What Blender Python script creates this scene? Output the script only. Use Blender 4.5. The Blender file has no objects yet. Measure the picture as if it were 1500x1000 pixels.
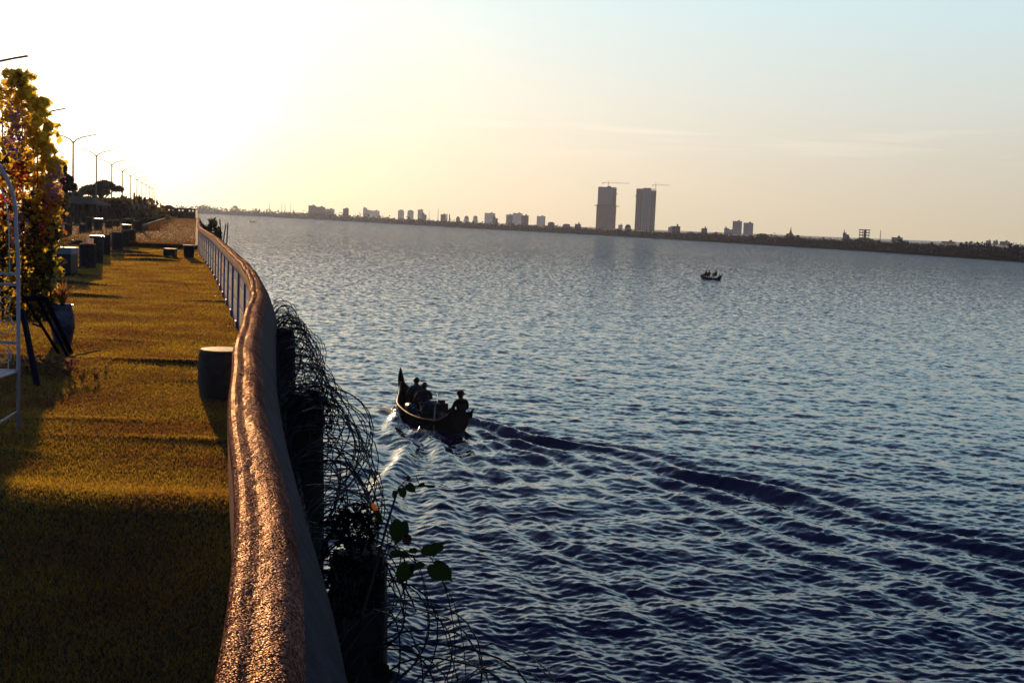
import bpy, math, random
import numpy as np
from mathutils import Vector, Matrix
R = math.radians
rng = np.random.default_rng(7)
random.seed(7)
S = bpy.context.scene
C = S.collection

# ------------------------------------------------------------------ camera
F_PX, HOR, PITCH, ROLL, EYE, WATER = 1750.0, 175.0, math.atan(175.0/1750.0), R(2.3), 1.6, -4.9
_r0, _u0, _f = Vector((1, 0, 0)), Vector((0, math.sin(PITCH), math.cos(PITCH))), Vector((0, math.cos(PITCH), -math.sin(PITCH)))
CR = math.cos(ROLL)*_r0 + math.sin(ROLL)*_u0
CU = -math.sin(ROLL)*_r0 + math.cos(ROLL)*_u0
cam_d = bpy.data.cameras.new('camera'); cam = bpy.data.objects.new('camera', cam_d); C.objects.link(cam)
M4 = Matrix((CR, CU, -_f)).transposed().to_4x4(); M4.translation = Vector((0, 0, EYE))
cam.matrix_world = M4
cam_d.sensor_width = 36; cam_d.lens = F_PX/1500*36
cam_d.clip_start = .05; cam_d.clip_end = 20000
S.camera = cam

# ------------------------------------------------------------------ sky, sun, exposure
SUN_AZ = math.atan2(595, 1750)          # to the left of +Y
SUN_EL = R(5.3)
SUN = Vector((-math.sin(SUN_AZ)*math.cos(SUN_EL), math.cos(SUN_AZ)*math.cos(SUN_EL), math.sin(SUN_EL)))
W = bpy.data.worlds.new('World'); S.world = W; W.use_nodes = True
nt = W.node_tree; nt.nodes.clear()
def N(t, **k):
    n = nt.nodes.new(t)
    for a, b in k.items(): setattr(n, a, b)
    return n
def L(a, b): nt.links.new(a, b)
def math_(op, a, b=None, clamp=False):
    n = N('ShaderNodeMath', operation=op, use_clamp=clamp)
    for i, v in enumerate((a, b)):
        if v is None: continue
        if isinstance(v, (int, float)): n.inputs[i].default_value = v
        else: L(v, n.inputs[i])
    return n.outputs[0]
out = N('ShaderNodeOutputWorld'); bg = N('ShaderNodeBackground'); L(bg.outputs[0], out.inputs[0])
sky = N('ShaderNodeTexSky', sky_type='NISHITA'); sky.sun_disc = False
sky.sun_elevation = SUN_EL; sky.sun_rotation = -SUN_AZ; sky.dust_density = 2.0; sky.altitude = 0
tc = N('ShaderNodeTexCoord'); sx = N('ShaderNodeSeparateXYZ'); L(tc.outputs['Generated'], sx.inputs[0])
ramp = N('ShaderNodeValToRGB'); cr = ramp.color_ramp
SKY_STOPS = [(0.0, (.58, .49, .31)), (.05, (.58, .54, .41)), (.10, (.56, .60, .55)), (.175, (.50, .66, .69)), (.27, (.44, .73, .82)), (.40, (.11, .22, .38)), (.62, (.010, .024, .10)), (1.0, (.006, .014, .09))]
while len(cr.elements) < len(SKY_STOPS): cr.elements.new(.5)
for e, (p, c) in zip(cr.elements, SKY_STOPS): e.position = p; e.color = (*c, 1)
L(math_('MAXIMUM', sx.outputs[2], 0.0), ramp.inputs[0])
dt = N('ShaderNodeVectorMath', operation='DOT_PRODUCT'); L(tc.outputs['Generated'], dt.inputs[0]); dt.inputs[1].default_value = SUN
dpos = math_('MAXIMUM', dt.outputs['Value'], 0.0)
def glow(power, col):
    n = N('ShaderNodeVectorMath', operation='SCALE'); n.inputs[0].default_value = col
    L(math_('POWER', dpos, power), n.inputs['Scale']); return n.outputs[0]
def vadd(a, b):
    n = N('ShaderNodeVectorMath', operation='ADD'); L(a, n.inputs[0]); L(b, n.inputs[1]); return n.outputs[0]
# thin streaks of cloud low over the river
mp = N('ShaderNodeMapping'); L(tc.outputs['Generated'], mp.inputs[0]); mp.inputs['Scale'].default_value = (3, 3, 60)
nz = N('ShaderNodeTexNoise'); L(mp.outputs[0], nz.inputs[0]); nz.inputs['Scale'].default_value = 2.2; nz.inputs['Detail'].default_value = 5
mr = N('ShaderNodeMapRange'); L(nz.outputs[0], mr.inputs[0]); mr.inputs[1].default_value = .5; mr.inputs[2].default_value = .75; mr.inputs[4].default_value = .20
band = N('ShaderNodeMapRange', interpolation_type='SMOOTHSTEP'); L(math_('ABSOLUTE', math_('SUBTRACT', sx.outputs[2], .072)), band.inputs[0])
band.inputs[1].default_value = .022; band.inputs[2].default_value = 0.0
cl = N('ShaderNodeVectorMath', operation='SCALE'); cl.inputs[0].default_value = (1, .72, .55); L(math_('MULTIPLY', mr.outputs[0], band.outputs[0]), cl.inputs['Scale'])
# the sky away from the sun is dimmer and bluer
dim = N('ShaderNodeMapRange', interpolation_type='SMOOTHSTEP'); L(dt.outputs['Value'], dim.inputs[0]); dim.inputs[1].default_value = -.1; dim.inputs[2].default_value = .72
dmx = N('ShaderNodeMix', data_type='RGBA'); L(dim.outputs[0], dmx.inputs[0]); dmx.inputs[6].default_value = (.10, .15, .26, 1); dmx.inputs[7].default_value = (1, 1, 1, 1)
dmm = N('ShaderNodeVectorMath', operation='MULTIPLY'); L(ramp.outputs[0], dmm.inputs[0]); L(dmx.outputs[2], dmm.inputs[1])
lowk = N('ShaderNodeMapRange', interpolation_type='SMOOTHSTEP'); L(sx.outputs[2], lowk.inputs[0]); lowk.inputs[1].default_value = .36; lowk.inputs[2].default_value = .10
lowg = N('ShaderNodeVectorMath', operation='SCALE'); L(glow(9, (.11, .095, .07)), lowg.inputs[0]); L(lowk.outputs[0], lowg.inputs['Scale'])
tot = vadd(dmm.outputs[0], lowg.outputs[0])
tot = vadd(tot, glow(60, (.14, .12, .085)))
tot = vadd(tot, glow(260, (1.3, 1.15, .85)))
tot = vadd(tot, cl.outputs[0])
nsk = N('ShaderNodeVectorMath', operation='SCALE'); L(sky.outputs[0], nsk.inputs[0]); nsk.inputs['Scale'].default_value = .010
tot = vadd(tot, nsk.outputs[0])
L(tot, bg.inputs[0]); bg.inputs[1].default_value = 1.0
sl = bpy.data.lights.new('sun', 'SUN'); sl.energy = 5.0; sl.angle = R(.6); sl.color = (1.0, .60, .27)
so = bpy.data.objects.new('sun', sl); C.objects.link(so); so.rotation_euler = (-SUN).to_track_quat('-Z', 'Y').to_euler(); so.location = (0, 0, 30)
S.view_settings.view_transform = 'Standard'; S.view_settings.look = 'None'; S.view_settings.gamma = 1; S.view_settings.exposure = 0.3
S.cycles.max_bounces = 6; S.cycles.transparent_max_bounces = 12; S.cycles.volume_bounces = 0
S.cycles.sample_clamp_indirect = 6; S.cycles.caustics_reflective = False; S.cycles.caustics_refractive = False

# ------------------------------------------------------------------ pixel <-> place helpers (measured once on the photograph)
def ray(px, py):
    return (CR*(px-750)/F_PX - CU*(py-500)/F_PX + _f)
def on_z(px, py, z):
    r = ray(px, py); t = (z-EYE)/r.z
    return Vector((0, 0, EYE)) + r*t
def at_d(px, py, d):                       # the point d metres ahead (measured along +Y)
    r = ray(px, py); return Vector((0, 0, EYE)) + r*(d/r.y)
def px_size(d): return d/F_PX              # metres per photo pixel at distance d

# ------------------------------------------------------------------ materials
_m = {}
def mat(name, col, rough=.6, var=.25, scale=8, bump=0.0, bscale=None, metal=0.0, spec=.5, trans=None, dark=None, jitter=0.0, coord='Object', sheen=0):
    if name in _m: return _m[name]
    m = bpy.data.materials.new(name); m.use_nodes = True; t = m.node_tree; n = t.nodes; b = n['Principled BSDF']
    b.inputs['Roughness'].default_value = rough; b.inputs['Metallic'].default_value = metal; b.inputs['Specular IOR Level'].default_value = spec
    tcn = n.new('ShaderNodeTexCoord'); no = n.new('ShaderNodeTexNoise'); t.links.new(tcn.outputs[coord], no.inputs[0])
    no.inputs['Scale'].default_value = scale; no.inputs['Detail'].default_value = 6; no.inputs['Roughness'].default_value = .65
    r = n.new('ShaderNodeValToRGB'); t.links.new(no.outputs[0], r.inputs[0])
    c2 = dark if dark else tuple(c*(1-var) for c in col); c1 = tuple(min(1, c*(1+var*.6)) for c in col)
    r.color_ramp.elements[0].position = .32; r.color_ramp.elements[1].position = .68
    r.color_ramp.elements[0].color = (*c2, 1); r.color_ramp.elements[1].color = (*c1, 1)
    colout = r.outputs[0]
    if jitter:
        g = n.new('ShaderNodeNewGeometry'); h = n.new('ShaderNodeHueSaturation'); t.links.new(colout, h.inputs['Color'])
        mm = n.new('ShaderNodeMapRange'); t.links.new(g.outputs['Random Per Island'], mm.inputs[0]); mm.inputs[3].default_value = 1-jitter; mm.inputs[4].default_value = 1+jitter
        t.links.new(mm.outputs[0], h.inputs['Value'])
        m2 = n.new('ShaderNodeMapRange'); t.links.new(g.outputs['Random Per Island'], m2.inputs[0]); m2.inputs[3].default_value = .5-.05*jitter; m2.inputs[4].default_value = .5+.06*jitter
        t.links.new(m2.outputs[0], h.inputs['Hue']); colout = h.outputs[0]
    t.links.new(colout, b.inputs['Base Color'])
    if bump:
        nb = n.new('ShaderNodeTexNoise'); t.links.new(tcn.outputs[coord], nb.inputs[0]); nb.inputs['Scale'].default_value = bscale or scale*4; nb.inputs['Detail'].default_value = 4
        bp = n.new('ShaderNodeBump'); bp.inputs['Strength'].default_value = 1; bp.inputs['Distance'].default_value = bump
        t.links.new(nb.outputs[0], bp.inputs['Height']); t.links.new(bp.outputs[0], b.inputs['Normal'])
    if trans:
        tr = n.new('ShaderNodeBsdfTranslucent'); tr.inputs[0].default_value = (*trans[0], 1)
        if jitter:
            n3 = n.new('ShaderNodeTexNoise'); t.links.new(tcn.outputs[coord], n3.inputs[0]); n3.inputs['Scale'].default_value = scale*.6; n3.inputs['Detail'].default_value = 5
            cm3 = n.new('ShaderNodeMix'); cm3.data_type = 'RGBA'; mr3 = n.new('ShaderNodeMapRange'); t.links.new(n3.outputs[0], mr3.inputs[0]); mr3.inputs[1].default_value = .38; mr3.inputs[2].default_value = .62; t.links.new(mr3.outputs[0], cm3.inputs[0])
            cm3.inputs[6].default_value = (trans[0][0]*.62, trans[0][1]*.45, trans[0][2]*.9, 1); cm3.inputs[7].default_value = (*trans[0], 1)
            h3 = n.new('ShaderNodeHueSaturation'); t.links.new(cm3.outputs[2], h3.inputs['Color']); m4 = n.new('ShaderNodeMapRange'); t.links.new(g.outputs['Random Per Island'], m4.inputs[0]); m4.inputs[3].default_value = 1-.7*jitter; m4.inputs[4].default_value = 1+.5*jitter; t.links.new(m4.outputs[0], h3.inputs['Value']); t.links.new(h3.outputs[0], tr.inputs[0])
        mx = n.new('ShaderNodeMixShader'); mx.inputs[0].default_value = trans[1]
        t.links.new(b.outputs[0], mx.inputs[1]); t.links.new(tr.outputs[0], mx.inputs[2]); t.links.new(mx.outputs[0], n['Material Output'].inputs[0])
    _m[name] = m; return m

# ------------------------------------------------------------------ mesh builder
class MB:
    def __init__(s): s.v = []; s.f = []
    def add(s, vs, fs):
        o = len(s.v); s.v += [tuple(p) for p in vs]; s.f += [tuple(i+o for i in q) for q in fs]; return s
    def box(s, c, d, rz=0, taper=1.0, M=None):
        x, y, z = d[0]/2, d[1]/2, d[2]/2; ca, sa = math.cos(rz), math.sin(rz); vs = []
        for k, (a, b, e) in enumerate([(-1,-1,-1),(1,-1,-1),(1,1,-1),(-1,1,-1),(-1,-1,1),(1,-1,1),(1,1,1),(-1,1,1)]):
            t = taper if e > 0 else 1
            p = Vector((a*x*t, b*y*t, e*z))
            if M is not None: p = M @ p
            vs.append((c[0]+ca*p.x-sa*p.y, c[1]+sa*p.x+ca*p.y, c[2]+p.z))
        return s.add(vs, [(0,3,2,1),(4,5,6,7),(0,1,5,4),(1,2,6,5),(2,3,7,6),(3,0,4,7)])
    def tube(s, pts, rad, n=8, cap=True):
        pts = [Vector(p) for p in pts]; rs = rad if hasattr(rad, '__len__') else [rad]*len(pts)
        vs = []; fs = []; up = None
        for i, p in enumerate(pts):
            t = (pts[min(i+1, len(pts)-1)]-pts[max(i-1, 0)])
            t = t.normalized() if t.length > 1e-9 else Vector((0, 0, 1))
            if up is None: up = Vector((0, 0, 1)) if abs(t.z) < .9 else Vector((1, 0, 0))
            a = t.cross(up)
            a = a.normalized() if a.length > 1e-6 else t.orthogonal().normalized()
            b = a.cross(t).normalized(); up = b
            for k in range(n):
                an = 2*math.pi*k/n; vs.append(p+(a*math.cos(an)+b*math.sin(an))*rs[i])
        for i in range(len(pts)-1):
            for k in range(n):
                k2 = (k+1) % n; fs.append((i*n+k, (i+1)*n+k, (i+1)*n+k2, i*n+k2))
        if cap:
            fs.append(tuple(range(n))); fs.append(tuple(reversed(range((len(pts)-1)*n, len(pts)*n))))
        return s.add(vs, fs)
    def lathe(s, c, prof, n=20, wob=0, seed=0):
        r_ = random.Random(seed); w = [1+wob*(r_.random()-.5) for _ in range(n)]
        vs = [(c[0]+r*w[k]*math.cos(2*math.pi*k/n), c[1]+r*w[k]*math.sin(2*math.pi*k/n), c[2]+z) for r, z in prof for k in range(n)]
        fs = [(i*n+k, i*n+(k+1) % n, (i+1)*n+(k+1) % n, (i+1)*n+k) for i in range(len(prof)-1) for k in range(n)]
        fs.append(tuple(reversed(range(n)))); fs.append(tuple(range((len(prof)-1)*n, len(prof)*n)))
        return s.add(vs, fs)
    def blob(s, c, r, seed=0, amp=.3, n=10, m=7):
        r_ = random.Random(seed); ph = [r_.random()*6.28 for _ in range(6)]
        vs = [(c[0], c[1], c[2]-r[2])]; fs = []
        for i in range(1, m):
            th = math.pi*i/m
            for k in range(n):
                a = 2*math.pi*k/n; q = 1+amp*(.5*math.sin(2*a+ph[0]+th*2)+.3*math.sin(3*a+ph[1]-th*3)+.3*math.sin(5*a+ph[2]+th*4))
                vs.append((c[0]+r[0]*q*math.sin(th)*math.cos(a), c[1]+r[1]*q*math.sin(th)*math.sin(a), c[2]-r[2]*q*math.cos(th)))
        vs.append((c[0], c[1], c[2]+r[2]))
        for k in range(n): fs.append((0, 1+(k+1) % n, 1+k))
        for i in range(m-2):
            for k in range(n): fs.append((1+i*n+k, 1+i*n+(k+1) % n, 1+(i+1)*n+(k+1) % n, 1+(i+1)*n+k))
        e = len(vs)-1
        for k in range(n): fs.append((e, 1+(m-2)*n+k, 1+(m-2)*n+(k+1) % n))
        return s.add(vs, fs)
    def build(s, name, m, parent=None, smooth=False, bevel=0, loc=None):
        me = bpy.data.meshes.new(name); me.from_pydata(s.v, [], s.f); me.update()
        me.materials.append(m)
        if smooth: me.polygons.foreach_set('use_smooth', [True]*len(me.polygons))
        o = bpy.data.objects.new(name, me); C.objects.link(o)
        if parent is not None: o.parent = parent
        if loc is not None: o.location = loc
        if bevel:
            bv = o.modifiers.new('bevel', 'BEVEL'); bv.width = bevel; bv.segments = 2; bv.limit_method = 'ANGLE'
        return o
def tag(o, label=None, cat=None, group=None, kind=None):
    if label: o['label'] = label
    if cat: o['category'] = cat
    if group: o['group'] = group
    if kind: o['kind'] = kind
    return o
def thing(name, label, cat, loc=(0, 0, 0), rz=0, group=None):
    o = bpy.data.objects.new(name, None); C.objects.link(o); o.location = loc; o.rotation_euler = (0, 0, rz); o.empty_display_size = .2
    return tag(o, label, cat, group)
def children(o): return [c for c in list(C.objects) if c.parent == o]
def copy_tree(o, parent=None, loc=None, rz=None, scale=None, label=None, group=None):
    c = o.copy(); C.objects.link(c); c.parent = parent
    if loc is not None: c.location = loc
    if rz is not None: c.rotation_euler = (0, 0, rz)
    if scale is not None: c.scale = scale if hasattr(scale, '__len__') else (scale,)*3
    if label: c['label'] = label
    if group: c['group'] = group
    for ch in children(o): copy_tree(ch, c)
    return c
def np_mesh(name, V, F, m, parent=None, smooth=False, kind=None):
    """V (n,3), F (k,3 or 4) numpy arrays"""
    me = bpy.data.meshes.new(name); k = F.shape[1]
    me.vertices.add(len(V)); me.vertices.foreach_set('co', V.astype(np.float32).ravel())
    me.loops.add(F.size); me.loops.foreach_set('vertex_index', F.astype(np.int32).ravel())
    me.polygons.add(len(F)); me.polygons.foreach_set('loop_start', np.arange(0, F.size, k, dtype=np.int32))
    try: me.polygons.foreach_set('loop_total', np.full(len(F), k, dtype=np.int32))
    except Exception: pass
    me.update(calc_edges=True)
    if smooth: me.polygons.foreach_set('use_smooth', np.ones(len(F), bool))
    me.materials.append(m)
    o = bpy.data.objects.new(name, me); C.objects.link(o)
    if parent is not None: o.parent = parent
    if kind: o['kind'] = kind
    return o
def rand_unit(n):
    v = rng.normal(size=(n, 3)); return v/np.linalg.norm(v, axis=1)[:, None]
def leaf_cards(P, size, nrm=None, long=1.5, fold=.25):
    """every point becomes a folded leaf: two quads-worth of triangles, 4 verts + centre fold"""
    n = len(P); size = np.broadcast_to(np.asarray(size, float), (n,))[:, None]
    a = rand_unit(n)
    if nrm is None: nrm = rand_unit(n)
    b = np.cross(a, nrm); b /= np.linalg.norm(b, axis=1)[:, None]+1e-9; c = np.cross(a, b)
    V = np.stack([P-a*size*long/2, P+b*size*.5+c*size*fold, P+a*size*long/2, P-b*size*.5+c*size*fold], 1).reshape(-1, 3)
    i = np.arange(n)[:, None]*4
    F = np.concatenate([i+np.array([[0, 1, 2]]), i+np.array([[0, 2, 3]])], 1).reshape(-1, 3)
    return V, F
# ------------------------------------------------------------------ water
def fft_tile(n, size, lam_lo, lam_hi, wind, spread, slope, seed, power=-2.0):
    g = np.random.default_rng(seed); k1 = np.fft.fftfreq(n, size/n)*2*np.pi
    kx, ky = np.meshgrid(k1, k1, indexing='ij'); k = np.hypot(kx, ky); k[0, 0] = 1e-6
    d = (kx*wind[0]+ky*wind[1])/k
    A = k**power*np.exp(-(k*lam_lo/6.28)**2)*np.exp(-(6.28/(k*lam_hi))**2)*(np.abs(d)**spread+.10)
    H = A*(g.normal(size=(n, n))+1j*g.normal(size=(n, n))); H[0, 0] = 0
    h = np.real(np.fft.ifft2(H)); gx = np.gradient(h, size/n, axis=0); gy = np.gradient(h, size/n, axis=1)
    return h*(slope/np.sqrt((gx**2+gy**2).mean()))
def sample(T, size, x, y):
    n = T.shape[0]; u = (x/size) % 1*n; v = (y/size) % 1*n; i = u.astype(int); j = v.astype(int); fu = u-i; fv = v-j
    i2 = (i+1) % n; j2 = (j+1) % n; i %= n; j %= n
    return T[i, j]*(1-fu)*(1-fv)+T[i2, j]*fu*(1-fv)+T[i, j2]*(1-fu)*fv+T[i2, j2]*fu*fv
BOW = on_z(592, 594, WATER); STERN = on_z(668, 634, WATER)
HEAD = (BOW-STERN); HEAD.z = 0; BL = HEAD.length; HEAD.normalize()
HD = Vector((HEAD.x, HEAD.y, 0)); SIDE = Vector((HD.y, -HD.x, 0))      # starboard
B2 = on_z(1042, 409.5, WATER); H2 = Vector((-.30, .95, 0)).normalized()
TW = None
def wakes(x, y):
    global TW
    if TW is None: TW = fft_tile(256, 23.0, 1.0, 9.0, (.3, .95), 0, .1, 9, -2.2); TW = TW/TW.std()*.35
    fh = np.zeros_like(x); h = np.zeros_like(x); foam = np.zeros_like(x); calm = np.ones_like(x)
    for org, hd, amp, ln, sc in ((STERN, HD, 1.0, 60, 1.0), (B2-H2*2.3, H2, .6, 90, 1.0)):
        dx, dy = x-org.x, y-org.y
        s = -(dx*hd.x+dy*hd.y); l = dx*hd.y-dy*hd.x
        sb = s+BL*.95                                    # distance behind the bow
        al = np.abs(l)
        on = (sb > 0)
        sp = np.maximum(sb, .01)
        wob = .30*np.sin(s*.41+1.3+np.sign(l))+.22*np.sin(s*1.03+l*.3)+.2*sample(TW, 23.0, x, y)
        q = al-(sp*.33+.25)+wob*np.minimum(sp/8, 1)
        w = .42+.055*sp
        lam = 1.0+.035*sp
        env = np.exp(-(q/w)**2)*np.exp(-sp/ln)*np.minimum(sp/1.2, 1)
        h += amp*on*env*.125*np.cos(2*np.pi*q/lam)*(1+.2*np.sin(s*.7+2*np.sign(l)))
        # second inner crest train
        q2 = al-(sp*.20+.15)+wob*.6; env2 = np.exp(-(q2/(w*1.2))**2)*np.exp(-sp/(ln*.7))*np.minimum(sp/2, 1)
        h += amp*on*env2*.065*np.cos(2*np.pi*q2/(lam*.8)+s*.35)
        q3 = al-(sp*.10+.10)+wob*.5; h += amp*on*np.exp(-(q3/(w*.9))**2)*np.exp(-sp/26)*.05*np.cos(2*np.pi*q3/(lam*.6)+s*.5)*np.minimum(sp/3, 1)
        # transverse waves between the arms
        inn = np.clip(1-(al/(sp*.33+.3))**2, 0, 1)
        h += amp*on*inn*.035*np.cos(2*np.pi*s/1.9+al*.35)*np.exp(-sp/ln)
        # turbulent stern trail
        tr = (s > -.3)*np.exp(-(l/(.40+.035*np.maximum(s, 0)))**2)*np.exp(-np.maximum(s, 0)/22)
        calm = calm*(1-.35*tr*amp)
        h += amp*tr*.012*np.sin(l*9+s*2.0)*np.sin(s*6.1+l*3)
        f1 = np.exp(-(q/(.25+.01*sp))**2)*np.exp(-sp/3.0)*(sp < 9)*on
        f2 = tr*np.exp(-np.maximum(s, 0)/4.0)*(s > .1)
        f3 = np.exp(-((q+.04)/.10)**2)*(sp > 6)*on*.72*np.exp(-sp/55)*(np.sin(s*.8+.5) > .1)
        f4 = 1.3*np.exp(-((s+.15)/.8)**2)*np.exp(-((l+.95)/.35)**2)
        foam += (f1*1.0+f2*.7+f4+f3)*(amp if ln == 60 else .5); fh += f1+f4+f2*.5
        # bow splash on both sides
        foam += np.exp(-((s+BL*.80)/1.15)**2)*np.exp(-((al-.95)/.32)**2)*(1 if ln == 60 else 0)*1.2
        h += np.exp(-((s+BL*.78)/.8)**2)*np.exp(-((al-.95)/.28)**2)*(.10 if ln == 60 else 0)
    return h, foam, calm, fh
T1 = fft_tile(1024, 61.0, .45, 4.5, (.18, .98), 1.6, .038, 1, -2.1)
T2 = fft_tile(1024, 17.0, .13, .95, (-.10, .99), 1.2, .11, 2, -2.0)
T3 = fft_tile(512, 5.3, .08, .36, (.25, .97), 1.2, .165, 3, -2.0)
def water_h(x, y):
    wk, foam, calm, fh = wakes(x, y)
    gust = .8+.35*np.sin(x*.05+1)*np.sin(y*.043+x*.02)
    ca, sa = math.cos(.35), math.sin(.35)
    h = sample(T1, 61, x, y)*gust+sample(T2, 17, ca*x-sa*y, sa*x+ca*y)*calm*gust+sample(T3, 5.3, x+.3*y, y-.3*x)*calm*gust
    return h+wk+np.clip(fh, 0, 1)*(.05*np.abs(sample(T3, 5.3, x*1.7, y*1.7))/T3.std()), foam
fr = 1195.0; drop = EYE-WATER
b1 = np.arange(2.2, 36, .5); b2 = np.arange(36, 560, .85); b3 = np.arange(560, 1900, 9)
dist = drop*fr/np.concatenate([b1, b2, b3])
ang = np.concatenate([np.linspace(-48, -24.3, 60, endpoint=False), np.linspace(-24.3, 24.3, 1150), np.linspace(24.3, 48, 61)[1:]])
DD, AA = np.meshgrid(dist, np.radians(ang), indexing='ij')
X = DD*np.tan(AA); Y = DD
row_step = np.gradient(dist); jit = row_step*rng.uniform(-2, 2, len(dist))*(dist > 60)   # sampling offsets per row: no moire far out
H, FO = water_h((X+jit[:, None]*.3).ravel(), (Y+jit[:, None]).ravel())
H = H.reshape(X.shape)*np.clip(1.15-DD/900, .25, 1); FO = FO.reshape(X.shape)
V = np.stack([X.ravel(), Y.ravel(), (WATER+H).ravel()], 1)
nr, nc = X.shape; ii = np.arange(nr-1)[:, None]*nc+np.arange(nc-1)[None, :]
Fq = np.stack([ii, ii+1, ii+nc+1, ii+nc], -1).reshape(-1, 4)
wm = bpy.data.materials.new('river_water'); wm.use_nodes = True; nt = wm.node_tree; bs = nt.nodes['Principled BSDF']
bs.inputs['Base Color'].default_value = (.024, .027, .090, 1); bs.inputs['Roughness'].default_value = .07; bs.inputs['IOR'].default_value = 1.42
geo = N('ShaderNodeNewGeometry'); mp = N('ShaderNodeMapping'); L(geo.outputs['Position'], mp.inputs[0]); mp.inputs['Scale'].default_value = (1, 1.35, 0)
na = N('ShaderNodeTexNoise'); L(mp.outputs[0], na.inputs[0]); na.inputs['Scale'].default_value = 2.6; na.inputs['Detail'].default_value = 5; na.inputs['Roughness'].default_value = .62
sub = N('ShaderNodeVectorMath', operation='SUBTRACT'); L(na.outputs['Color'], sub.inputs[0]); sub.inputs[1].default_value = (.5, .575, .5)   # normals leaned towards the viewer to put higher sky into the reflections
mul = N('ShaderNodeVectorMath', operation='MULTIPLY'); L(sub.outputs[0], mul.inputs[0])
# ripples finer than the mesh: stronger where the mesh grows coarse with distance
sp = N('ShaderNodeSeparateXYZ'); L(geo.outputs['Position'], sp.inputs[0])
mrr = N('ShaderNodeMapRange'); L(sp.outputs[1], mrr.inputs[0]); mrr.inputs[1].default_value = 25; mrr.inputs[2].default_value = 260; mrr.inputs[3].default_value = .30; mrr.inputs[4].default_value = 3.6
cmb = N('ShaderNodeCombineXYZ'); L(mrr.outputs[0], cmb.inputs[0]); L(math_('MULTIPLY', mrr.outputs[0], 1.1), cmb.inputs[1]); L(cmb.outputs[0], mul.inputs[1])
ad = N('ShaderNodeVectorMath', operation='ADD'); L(geo.outputs['Normal'], ad.inputs[0]); L(mul.outputs[0], ad.inputs[1])
nn = N('ShaderNodeVectorMath', operation='NORMALIZE'); L(ad.outputs[0], nn.inputs[0]); L(nn.outputs[0], bs.inputs['Normal'])
att = N('ShaderNodeAttribute', attribute_name='foam')
nf = N('ShaderNodeTexNoise'); L(geo.outputs['Position'], nf.inputs[0]); nf.inputs['Scale'].default_value = 7; nf.inputs['Detail'].default_value = 8; nf.inputs['Roughness'].default_value = .75
thr = math_('SUBTRACT', math_('ADD', math_('MULTIPLY', att.outputs['Fac'], .62), nf.outputs[0]), .86)
fm = math_('MULTIPLY', math_('MAXIMUM', thr, 0.0), 6.0, True)
df = N('ShaderNodeBsdfDiffuse'); df.inputs[0].default_value = (.60, .52, .45, 1); mx = N('ShaderNodeMixShader'); L(math_('MULTIPLY', fm, .8), mx.inputs[0])
L(bs.outputs[0], mx.inputs[1]); L(df.outputs[0], mx.inputs[2]); L(mx.outputs[0], nt.nodes['Material Output'].inputs[0])
wo = np_mesh('water', V, Fq, wm, smooth=True, kind='structure')
at = wo.data.attributes.new('foam', 'FLOAT', 'POINT'); at.data.foreach_set('value', np.clip(FO.ravel(), 0, 1.5).astype(np.float32))
del V, Fq, X, Y, DD, AA
# ------------------------------------------------------------------ bank line and rail path
PATH = [(.05, -1.6), (-.08, -.2), (-.195, .9), (-.295, 1.62), (-.372, 2.04), (-.482, 2.52), (-.668, 3.25), (-.935, 4.35), (-1.205, 5.55), (-1.42, 6.6), (-1.60, 7.5), (-1.93, 9.2), (-2.50, 11.7), (-3.30, 14.8), (-4.85, 20.4), (-6.4, 26), (-8.1, 32), (-9.85, 38), (-12.2, 46.2), (-14.5, 55), (-17.2, 65)]
def smooth_path(P, step=.12, h=.25):
    P = np.array(P); d = np.r_[0, np.cumsum(np.hypot(*np.diff(P, axis=0).T))]
    s = np.arange(0, d[-1], step); x = np.interp(s, d, P[:, 0]); y = np.interp(s, d, P[:, 1])
    k = max(1, int(h/step)); w = np.hanning(2*k+3)[1:-1]; w /= w.sum()
    x = np.convolve(np.pad(x, len(w)//2, 'reflect', reflect_type='odd'), w, 'valid'); y = np.convolve(np.pad(y, len(w)//2, 'reflect', reflect_type='odd'), w, 'valid')
    return np.stack([x, y], 1)
RP = smooth_path(PATH, .03, .55)
RT = np.gradient(RP, axis=0); RT /= np.linalg.norm(RT, axis=1)[:, None]
RN = np.stack([RT[:, 1], -RT[:, 0]], 1)                    # towards the water
RS = np.r_[0, np.cumsum(np.hypot(*np.diff(RP, axis=0).T))]
def rail_at(s, off=0.0):
    x = np.interp(s, RS, RP[:, 0]); y = np.interp(s, RS, RP[:, 1]); nx = np.interp(s, RS, RN[:, 0]); ny = np.interp(s, RS, RN[:, 1])
    return np.array([x+nx*off, y+ny*off]), math.atan2(ny, nx)  # point, heading angle rz of the tangent from +Y
def rail_x(y): return np.interp(y, RP[:, 1], RP[:, 0])
def bank_x(y):
    y = np.asarray(y, float)
    return np.where(y < 65, np.interp(y, RP[:, 1], RP[:, 0]), -17.2-(y-65)*.2665)
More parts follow.
